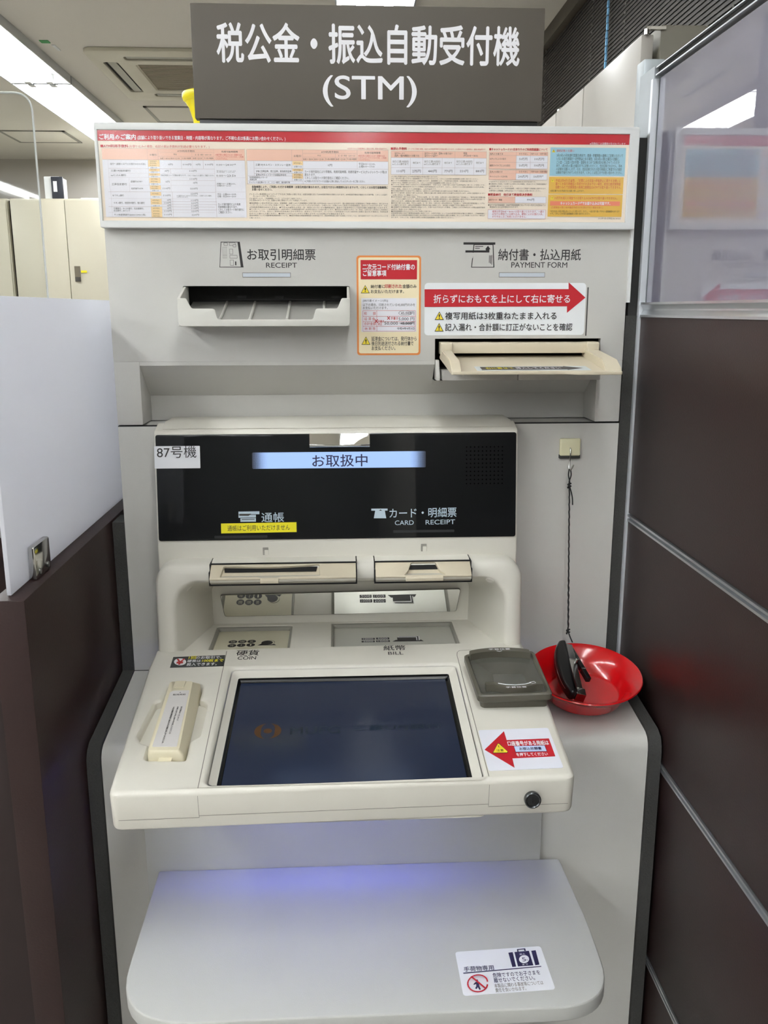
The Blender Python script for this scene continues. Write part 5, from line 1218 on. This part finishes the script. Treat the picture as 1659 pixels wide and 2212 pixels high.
COINPLATE=[
 ('p','k',[(-0.2019,-0.0204),(-0.2022,-0.0184),(-0.2031,-0.0166),(-0.2045,-0.0152),(-0.2063,-0.0143),(-0.2083,-0.014),(-0.2103,-0.0143),(-0.212,-0.0152),(-0.2135,-0.0166),(-0.2144,-0.0184),(-0.2147,-0.0204),(-0.2144,-0.0224),(-0.2135,-0.0242),(-0.212,-0.0256),(-0.2103,-0.0265),(-0.2083,-0.0268),(-0.2063,-0.0265),(-0.2045,-0.0256),(-0.2031,-0.0242),(-0.2022,-0.0224)]),
 ('t','T2',-0.2114,-0.2051,-0.0238,-0.0169,'500',0),
 ('p','k',[(-0.188,-0.0198),(-0.1883,-0.0179),(-0.1893,-0.0161),(-0.1907,-0.0147),(-0.1925,-0.0137),(-0.1944,-0.0134),(-0.1964,-0.0137),(-0.1982,-0.0147),(-0.1996,-0.0161),(-0.2005,-0.0179),(-0.2008,-0.0198),(-0.2005,-0.0218),(-0.1996,-0.0236),(-0.1982,-0.025),(-0.1964,-0.0259),(-0.1944,-0.0262),(-0.1925,-0.0259),(-0.1907,-0.025),(-0.1893,-0.0236),(-0.1883,-0.0218)]),
 ('t','T2',-0.1976,-0.1913,-0.0233,-0.0164,'100',0),
 ('p','k',[(-0.1744,-0.0197),(-0.1747,-0.0177),(-0.1757,-0.0159),(-0.1771,-0.0145),(-0.1789,-0.0136),(-0.1808,-0.0133),(-0.1828,-0.0136),(-0.1846,-0.0145),(-0.186,-0.0159),(-0.1869,-0.0177),(-0.1872,-0.0197),(-0.1869,-0.0217),(-0.186,-0.0234),(-0.1846,-0.0249),(-0.1828,-0.0258),(-0.1808,-0.0261),(-0.1789,-0.0258),(-0.1771,-0.0249),(-0.1757,-0.0234),(-0.1747,-0.0217)]),
 ('t','T2',-0.1829,-0.1788,-0.0231,-0.0162,'50',0),
 ('p','k',[(-0.2017,-0.0352),(-0.202,-0.0333),(-0.2029,-0.0315),(-0.2043,-0.0301),(-0.2061,-0.0292),(-0.2081,-0.0288),(-0.2101,-0.0292),(-0.2119,-0.0301),(-0.2133,-0.0315),(-0.2142,-0.0333),(-0.2145,-0.0352),(-0.2142,-0.0372),(-0.2133,-0.039),(-0.2119,-0.0404),(-0.2101,-0.0413),(-0.2081,-0.0416),(-0.2061,-0.0413),(-0.2043,-0.0404),(-0.2029,-0.039),(-0.202,-0.0372)]),
 ('t','T2',-0.2101,-0.2061,-0.0386,-0.0319,'10',0),
 ('p','k',[(-0.1882,-0.0343),(-0.1885,-0.0323),(-0.1894,-0.0305),(-0.1908,-0.0291),(-0.1926,-0.0282),(-0.1946,-0.0279),(-0.1966,-0.0282),(-0.1984,-0.0291),(-0.1998,-0.0305),(-0.2007,-0.0323),(-0.201,-0.0343),(-0.2007,-0.0363),(-0.1998,-0.038),(-0.1984,-0.0395),(-0.1966,-0.0404),(-0.1946,-0.0407),(-0.1926,-0.0404),(-0.1908,-0.0395),(-0.1894,-0.038),(-0.1885,-0.0363)]),
 ('t','T2',-0.1955,-0.1937,-0.0377,-0.0309,'5',0),
 ('p','k',[(-0.1745,-0.0337),(-0.1748,-0.0318),(-0.1757,-0.03),(-0.1771,-0.0286),(-0.1789,-0.0276),(-0.1809,-0.0273),(-0.1829,-0.0276),(-0.1846,-0.0286),(-0.1861,-0.03),(-0.187,-0.0318),(-0.1873,-0.0337),(-0.187,-0.0357),(-0.1861,-0.0375),(-0.1846,-0.0389),(-0.1829,-0.0398),(-0.1809,-0.0401),(-0.1789,-0.0398),(-0.1771,-0.0389),(-0.1757,-0.0375),(-0.1748,-0.0357)]),
 ('t','T2',-0.1818,-0.1799,-0.0371,-0.0303,'1',0),
 ('p','k',[(-0.1708,-0.0368),(-0.1653,-0.0286),(-0.1482,-0.0287),(-0.1433,-0.0366)]),
 ('p','T2',[(-0.144,-0.025),(-0.1444,-0.0222),(-0.1457,-0.0196),(-0.1477,-0.0176),(-0.1503,-0.0163),(-0.1532,-0.0158),(-0.156,-0.0163),(-0.1586,-0.0176),(-0.1606,-0.0196),(-0.1619,-0.0222),(-0.1624,-0.025),(-0.1619,-0.0278),(-0.1606,-0.0304),(-0.1586,-0.0324),(-0.156,-0.0338),(-0.1532,-0.0342),(-0.1503,-0.0338),(-0.1477,-0.0324),(-0.1457,-0.0304),(-0.1444,-0.0278)]),
 ('p','k',[(-0.1459,-0.0258),(-0.1463,-0.0231),(-0.1475,-0.0206),(-0.1495,-0.0187),(-0.1519,-0.0174),(-0.1547,-0.017),(-0.1574,-0.0174),(-0.1598,-0.0187),(-0.1618,-0.0206),(-0.163,-0.0231),(-0.1635,-0.0258),(-0.163,-0.0285),(-0.1618,-0.031),(-0.1598,-0.0329),(-0.1574,-0.0342),(-0.1547,-0.0346),(-0.1519,-0.0342),(-0.1495,-0.0329),(-0.1475,-0.031),(-0.1463,-0.0285)]),
 ('p','T2',[(-0.1464,-0.0266),(-0.1468,-0.0239),(-0.1481,-0.0214),(-0.15,-0.0195),(-0.1525,-0.0182),(-0.1552,-0.0178),(-0.1579,-0.0182),(-0.1604,-0.0195),(-0.1623,-0.0214),(-0.1636,-0.0239),(-0.164,-0.0266),(-0.1636,-0.0293),(-0.1623,-0.0318),(-0.1604,-0.0337),(-0.1579,-0.035),(-0.1552,-0.0354),(-0.1525,-0.035),(-0.15,-0.0337),(-0.1481,-0.0318),(-0.1468,-0.0293)]),
 ('p','k',[(-0.1488,-0.0273),(-0.1493,-0.0247),(-0.1505,-0.0224),(-0.1523,-0.0205),(-0.1547,-0.0193),(-0.1573,-0.0188),(-0.16,-0.0193),(-0.1623,-0.0205),(-0.1642,-0.0224),(-0.1654,-0.0247),(-0.1658,-0.0273),(-0.1654,-0.03),(-0.1642,-0.0323),(-0.1623,-0.0342),(-0.16,-0.0354),(-0.1573,-0.0358),(-0.1547,-0.0354),(-0.1523,-0.0342),(-0.1505,-0.0323),(-0.1493,-0.03)]),
]
BILLPLATE=[
 ('r','k',-0.0173,0.0024,-0.0223,-0.0149),
 ('t','w',-0.015,0.0,-0.0214,-0.0159,'10000',0),
 ('r','k',0.0044,0.0241,-0.0221,-0.0142),
 ('t','w',0.0068,0.0218,-0.0211,-0.0152,'5000',0),
 ('r','k',-0.0176,0.0019,-0.0327,-0.0255),
 ('t','w',-0.0153,-0.0004,-0.0318,-0.0264,'2000',0),
 ('r','k',0.004,0.0244,-0.0325,-0.0253),
 ('t','w',0.0063,0.022,-0.0316,-0.0262,'1000',0),
 ('p','k',[(0.0279,-0.0314),(0.0333,-0.0249),(0.0716,-0.026),(0.0747,-0.0321)]),
 ('p','w',[(0.0401,-0.0109),(0.0696,-0.0111),(0.0689,-0.0281),(0.0398,-0.0275)]),
 ('p','k',[(0.0392,-0.0118),(0.0682,-0.012),(0.0674,-0.0281),(0.0388,-0.0279)]),
 ('p','w',[(0.0377,-0.0136),(0.066,-0.0137),(0.0653,-0.0289),(0.0374,-0.0288)]),
 ('p','k',[(0.0358,-0.0163),(0.0644,-0.0164),(0.064,-0.0293),(0.0357,-0.0291)]),
]
CONSOLE=[
 ('t','k',-0.1937,-0.1625,0.2723,0.2874,'硬貨',0.01),
 ('t','k',-0.1905,-0.1654,0.2612,0.27,'COIN',0.004),
 ('t','k',0.0117,0.0429,0.2788,0.293,'紙幣',0.01),
 ('t','k',0.0175,0.0387,0.2667,0.2749,'BILL',0.004),
]
COINSTICKER=[
 ('r','D',-0.2791,-0.2062,0.2432,0.2726),
 ('t','f',-0.2578,-0.2482,0.2648,0.2729,'1回',0.02),
 ('t','w',-0.2479,-0.2128,0.2647,0.272,'のお取引で、',0.02),
 ('t','w',-0.2584,-0.2402,0.2564,0.2631,'硬貨は',0.02),
 ('t','f',-0.2383,-0.2094,0.2561,0.2637,'100枚まで',0.03),
 ('t','w',-0.2578,-0.2172,0.2465,0.2544,'投入できます。',0.02),
 ('p','o',[(-0.2597,0.2576),(-0.2596,0.2552),(-0.26,0.2529),(-0.261,0.251),(-0.2625,0.2496),(-0.2643,0.2487),(-0.2664,0.2485),(-0.2686,0.2489),(-0.2707,0.2499),(-0.2727,0.2515),(-0.2744,0.2535),(-0.2756,0.2558),(-0.2763,0.2583),(-0.2764,0.2607),(-0.276,0.263),(-0.275,0.265),(-0.2735,0.2664),(-0.2717,0.2673),(-0.2696,0.2675),(-0.2674,0.2671),(-0.2652,0.2661),(-0.2632,0.2645),(-0.2616,0.2624),(-0.2603,0.2601)]),
 ('t','r',-0.2734,-0.2627,0.2505,0.2655,'￥',0.04),
]
ARROWSTICKER=[
 ('p','R',[(0.1167,0.0404),(0.1458,0.0763),(0.1457,0.0582),(0.1962,0.0595),(0.1958,0.0244),(0.1459,0.0227),(0.1452,0.0053)]),
 ('t','w',0.1457,0.1939,0.0465,0.0556,'口座番号がある用紙は',0.03),
 ('t','w',0.1518,0.188,0.0261,0.0325,'を押下してください',0.03),
 ('r','n',0.1517,0.1884,0.0338,0.0461),
 ('r','b',0.1521,0.1879,0.0345,0.0454),
 ('t','n',0.1572,0.183,0.0371,0.0428,'お振込依頼書',0.02),
 ('p','k',[(0.1251,0.0344),(0.1341,0.0521),(0.1359,0.052),(0.1434,0.0352),(0.1419,0.0329),(0.1258,0.0331)]),
 ('p','y',[(0.1259,0.0346),(0.1341,0.0511),(0.1354,0.051),(0.1428,0.0354),(0.1417,0.0338),(0.1264,0.034)]),
 ('t','k',0.1336,0.1345,0.0436,0.0474,'!',0.01),
 ('t','k',0.1301,0.1386,0.0358,0.0403,'注意',0),
]
SHELFSTICKER=[
 ('r','W',0.0797,0.1803,-0.4549,-0.3855),
 ('t','n',0.0858,0.1197,-0.4192,-0.4115,'手荷物専用',0.01),
 ('p','n',[(0.0843,-0.4204),(0.1735,-0.4181),(0.1734,-0.4194),(0.0844,-0.4218)]),
 ('t','n',0.1165,0.17,-0.4383,-0.4238,'危険ですのでお子さまを\n離せないでください。',0.006),
 ('t','g',0.1157,0.1701,-0.4523,-0.4397,'本製品に関わる事故等については\n責任を負いかねます。',0),
 ('p','n',[(0.1405,-0.3939),(0.1457,-0.3934),(0.1452,-0.4163),(0.1408,-0.4167)]),
 ('p','n',[(0.1477,-0.3935),(0.1648,-0.393),(0.165,-0.4163),(0.1473,-0.4164)]),
 ('p','n',[(0.1675,-0.3932),(0.1728,-0.3928),(0.1721,-0.4157),(0.1673,-0.4164)]),
 ('p','n',[(0.1515,-0.3893),(0.1613,-0.3887),(0.1614,-0.3929),(0.1596,-0.3931),(0.1594,-0.3904),(0.1527,-0.3907),(0.1526,-0.3935),(0.1511,-0.3937)]),
 ('p','W2',[(0.1623,-0.4062),(0.1616,-0.4081),(0.1604,-0.4098),(0.1588,-0.4112),(0.157,-0.412),(0.1552,-0.4122),(0.1535,-0.4118),(0.1521,-0.4108),(0.1511,-0.4094),(0.1506,-0.4076),(0.1507,-0.4056),(0.1514,-0.4037),(0.1526,-0.4019),(0.1541,-0.4006),(0.1559,-0.3998),(0.1578,-0.3995),(0.1595,-0.3999),(0.161,-0.4009),(0.162,-0.4024),(0.1624,-0.4042)]),
 ('t','n',0.1542,0.1583,-0.4092,-0.4032,'5',0),
 ('t','n',0.1586,0.1605,-0.4084,-0.4064,'kg',0),
 ('t','w',0.1528,0.1594,-0.3991,-0.3964,'最大',0),
 ('t','w',0.1527,0.1594,-0.4152,-0.4129,'まで',0),
 ('p','R',[(0.1093,-0.4398),(0.1086,-0.4425),(0.107,-0.442),(0.1077,-0.4397)]),
 ('p','R',[(0.1086,-0.4425),(0.1073,-0.445),(0.1059,-0.4441),(0.107,-0.442)]),
 ('p','R',[(0.1073,-0.445),(0.1055,-0.4471),(0.1044,-0.446),(0.1059,-0.4441)]),
 ('p','R',[(0.1055,-0.4471),(0.1034,-0.4489),(0.1026,-0.4476),(0.1044,-0.446)]),
 ('p','R',[(0.1034,-0.4489),(0.101,-0.4502),(0.1005,-0.4487),(0.1026,-0.4476)]),
 ('p','R',[(0.101,-0.4502),(0.0984,-0.451),(0.0983,-0.4494),(0.1005,-0.4487)]),
 ('p','R',[(0.0984,-0.451),(0.0958,-0.4512),(0.0961,-0.4495),(0.0983,-0.4494)]),
 ('p','R',[(0.0958,-0.4512),(0.0933,-0.4507),(0.0939,-0.4491),(0.0961,-0.4495)]),
 ('p','R',[(0.0933,-0.4507),(0.091,-0.4497),(0.0919,-0.4483),(0.0939,-0.4491)]),
 ('p','R',[(0.091,-0.4497),(0.089,-0.4482),(0.0902,-0.447),(0.0919,-0.4483)]),
 ('p','R',[(0.089,-0.4482),(0.0875,-0.4462),(0.0889,-0.4452),(0.0902,-0.447)]),
 ('p','R',[(0.0875,-0.4462),(0.0864,-0.4439),(0.088,-0.4432),(0.0889,-0.4452)]),
 ('p','R',[(0.0864,-0.4439),(0.0859,-0.4413),(0.0876,-0.441),(0.088,-0.4432)]),
 ('p','R',[(0.0859,-0.4413),(0.086,-0.4386),(0.0876,-0.4387),(0.0876,-0.441)]),
 ('p','R',[(0.086,-0.4386),(0.0867,-0.4359),(0.0882,-0.4364),(0.0876,-0.4387)]),
 ('p','R',[(0.0867,-0.4359),(0.0879,-0.4334),(0.0893,-0.4342),(0.0882,-0.4364)]),
 ('p','R',[(0.0879,-0.4334),(0.0897,-0.4311),(0.0908,-0.4323),(0.0893,-0.4342)]),
 ('p','R',[(0.0897,-0.4311),(0.0918,-0.4293),(0.0926,-0.4307),(0.0908,-0.4323)]),
 ('p','R',[(0.0918,-0.4293),(0.0942,-0.4279),(0.0947,-0.4295),(0.0926,-0.4307)]),
 ('p','R',[(0.0942,-0.4279),(0.0969,-0.4271),(0.097,-0.4288),(0.0947,-0.4295)]),
 ('p','R',[(0.0969,-0.4271),(0.0995,-0.4269),(0.0993,-0.4287),(0.097,-0.4288)]),
 ('p','R',[(0.0995,-0.4269),(0.1021,-0.4274),(0.1015,-0.4291),(0.0993,-0.4287)]),
 ('p','R',[(0.1021,-0.4274),(0.1045,-0.4284),(0.1035,-0.43),(0.1015,-0.4291)]),
 ('p','R',[(0.1045,-0.4284),(0.1064,-0.43),(0.1052,-0.4313),(0.1035,-0.43)]),
 ('p','R',[(0.1064,-0.43),(0.108,-0.4321),(0.1065,-0.4331),(0.1052,-0.4313)]),
 ('p','R',[(0.108,-0.4321),(0.109,-0.4345),(0.1074,-0.4351),(0.1065,-0.4331)]),
 ('p','R',[(0.109,-0.4345),(0.1094,-0.4371),(0.1078,-0.4374),(0.1074,-0.4351)]),
 ('p','R',[(0.1094,-0.4371),(0.1093,-0.4398),(0.1077,-0.4397),(0.1078,-0.4374)]),
 ('p','n',[(0.0992,-0.4333),(0.0989,-0.4339),(0.0985,-0.4344),(0.098,-0.4347),(0.0974,-0.4348),(0.0968,-0.4346),(0.0964,-0.4343),(0.0961,-0.4337),(0.0961,-0.4331),(0.0963,-0.4325),(0.0967,-0.4321),(0.0973,-0.4317),(0.0979,-0.4316),(0.0984,-0.4318),(0.0989,-0.4322),(0.0991,-0.4327)]),
 ('p','n',[(0.0959,-0.4353),(0.0999,-0.4352),(0.1025,-0.4394),(0.1016,-0.4406),(0.0994,-0.4387),(0.0993,-0.4421),(0.1003,-0.4465),(0.0983,-0.447),(0.0973,-0.4429),(0.096,-0.4456),(0.094,-0.4446),(0.0959,-0.4413),(0.0962,-0.4382),(0.0937,-0.4393),(0.0931,-0.4383)]),
 ('p','R',[(0.091,-0.4303),(0.0928,-0.4295),(0.1054,-0.4477),(0.1036,-0.4488)]),
]
printed([i for i in POSTER if i[1] != 'c'], VY(-.0125), poster, step=1.2e-4, base=1.5e-4, res=1)
printed(PANEL, VY(0), up, base=1e-4, res=4)
printed(NOTICE, VY(-.0009), n1, base=1e-4, res=3)
printed(ARROWNOTICE, VY(-.0009), n2, base=1e-4, res=4)
printed(SIGN, VY(.0178), sg, base=2e-4, res=6)
printed([i for i in DISPLAY if i[1] not in ('E', 'V')], FD, gl, ctx='display', base=.0029, res=4, skew=.006)
printed(CONSOLE, FC, con, base=2e-4, res=4)
printed([i for i in COINSTICKER if i[1] != 'D'], FC, cs, base=6e-4, res=3)
printed(ARROWSTICKER, FC, as_, base=7e-4, res=3)
printed(COINPLATE, VZ(.9203), PARTS['coin_shutter'], base=1e-4, res=2)
printed(BILLPLATE, VZ(.9203), PARTS['bill_shutter'], base=1e-4, res=2)
printed([i for i in SHELFSTICKER if not (i[0] == 'r' and i[1] == 'W')], VZ(.6785), ss, base=2e-4, res=3, skew=.04)
HL = [('t', 'k', -.2600, -.2440, .1580, .1615, '取消用紙', .01), ('p', 'k', [(-.2530, .1640), (-.2505, .1640), (-.2515, .1655)])]
printed(HL, HF, hs, base=3e-4, res=2)
# vertical small print on the handset label: three columns reading down
cols = []
for x, y0, y1, s in ((-.2445, .1320, .1010, '受話器を上げると'), (-.2490, .1320, .0740, '係員におつなぎします。お話しください。'), (-.2540, .1320, .0560, '(受話器は通話終了後もとの位置に戻してください)')):
    n = len(s); h = (y0-y1)/n
    for i, ch in enumerate(s): cols.append(('t', 'k', x-.0011, x+.0011, y0-(i+.85)*h, y0-i*h, ch, .01))
printed(cols, HF, hs, base=3e-4, res=1, name='small_print')
printed([('t', 'w', .1560, .1820, .1268, .1300, '手首位置', .01)], FC, rd, base=.0291, res=2)
printed([('t', 'w', .150, .179, .2225, .2262, '手首位置', .01)], FC, rd, base=.0292, res=2)
FLB = dk
printed([('p', 'q', [(.140, -.1105), (.252, -.1105), (.252, -.1140), (.276, -.0995), (.252, -.0850), (.252, -.0885), (.140, -.0885)]), ('t', 'F', .146, .183, -.1065, -.0925, '右に寄せて', .01), ('t', 'w', .186, .246, -.1065, -.0925, '挿入してください', .01)], FLB, lb, base=5e-4, res=2)
# mark and words dimly lit on the touch screen
DIMO = mat('screen_dim_orange', (84, 56, 30), .4, noise=0); DIMB = mat('screen_dim_text', (26, 40, 52), .4, noise=0)
def ringarc(cx, cy, r0, r1, a0, a1, n=16, sx=1.0):
    V = []; 
    for i in range(n+1):
        a = math.radians(a0+(a1-a0)*i/n); k = math.sin(math.pi*i/n); w_ = (r1-r0)*k
        V += [(cx+sx*(r1)*math.cos(a), cy+r1*math.sin(a)), (cx+sx*(r1-w_-.0002)*math.cos(a), cy+(r1-w_-.0002)*math.sin(a))]
    return V
V, Fc = [], []
for a0, a1 in ((100, 260), (-80, 80)):
    P = ringarc(-.1385, .1115, .0085, .0165, a0, a1); b0 = len(V); V += P; Fc += [(b0+2*i, b0+2*i+1, b0+2*i+3, b0+2*i+2) for i in range(16)]
b0 = len(V); V += [(-.1385+.0052*math.cos(i*math.pi/10), .1115+.0052*math.sin(i*math.pi/10)) for i in range(20)]; Fc.append(tuple(range(b0, b0+20)))
me = mesh([FC @ Vector((x, y, -.0148)) for x, y in V], Fc); link('logo', me, DIMO, ts)
c1 = text_mesh('MUFG', -.1110, -.0500, .1030, .1190, .01, 3); c2 = text_mesh('三菱UFJ銀行', -.0350, .0750, .1060, .1190, .01, 2)
for c_ in (c1, c2): link('screen_words', xform(c_, FC @ Matrix.Translation((0, 0, -.0148))), DIMB, ts)
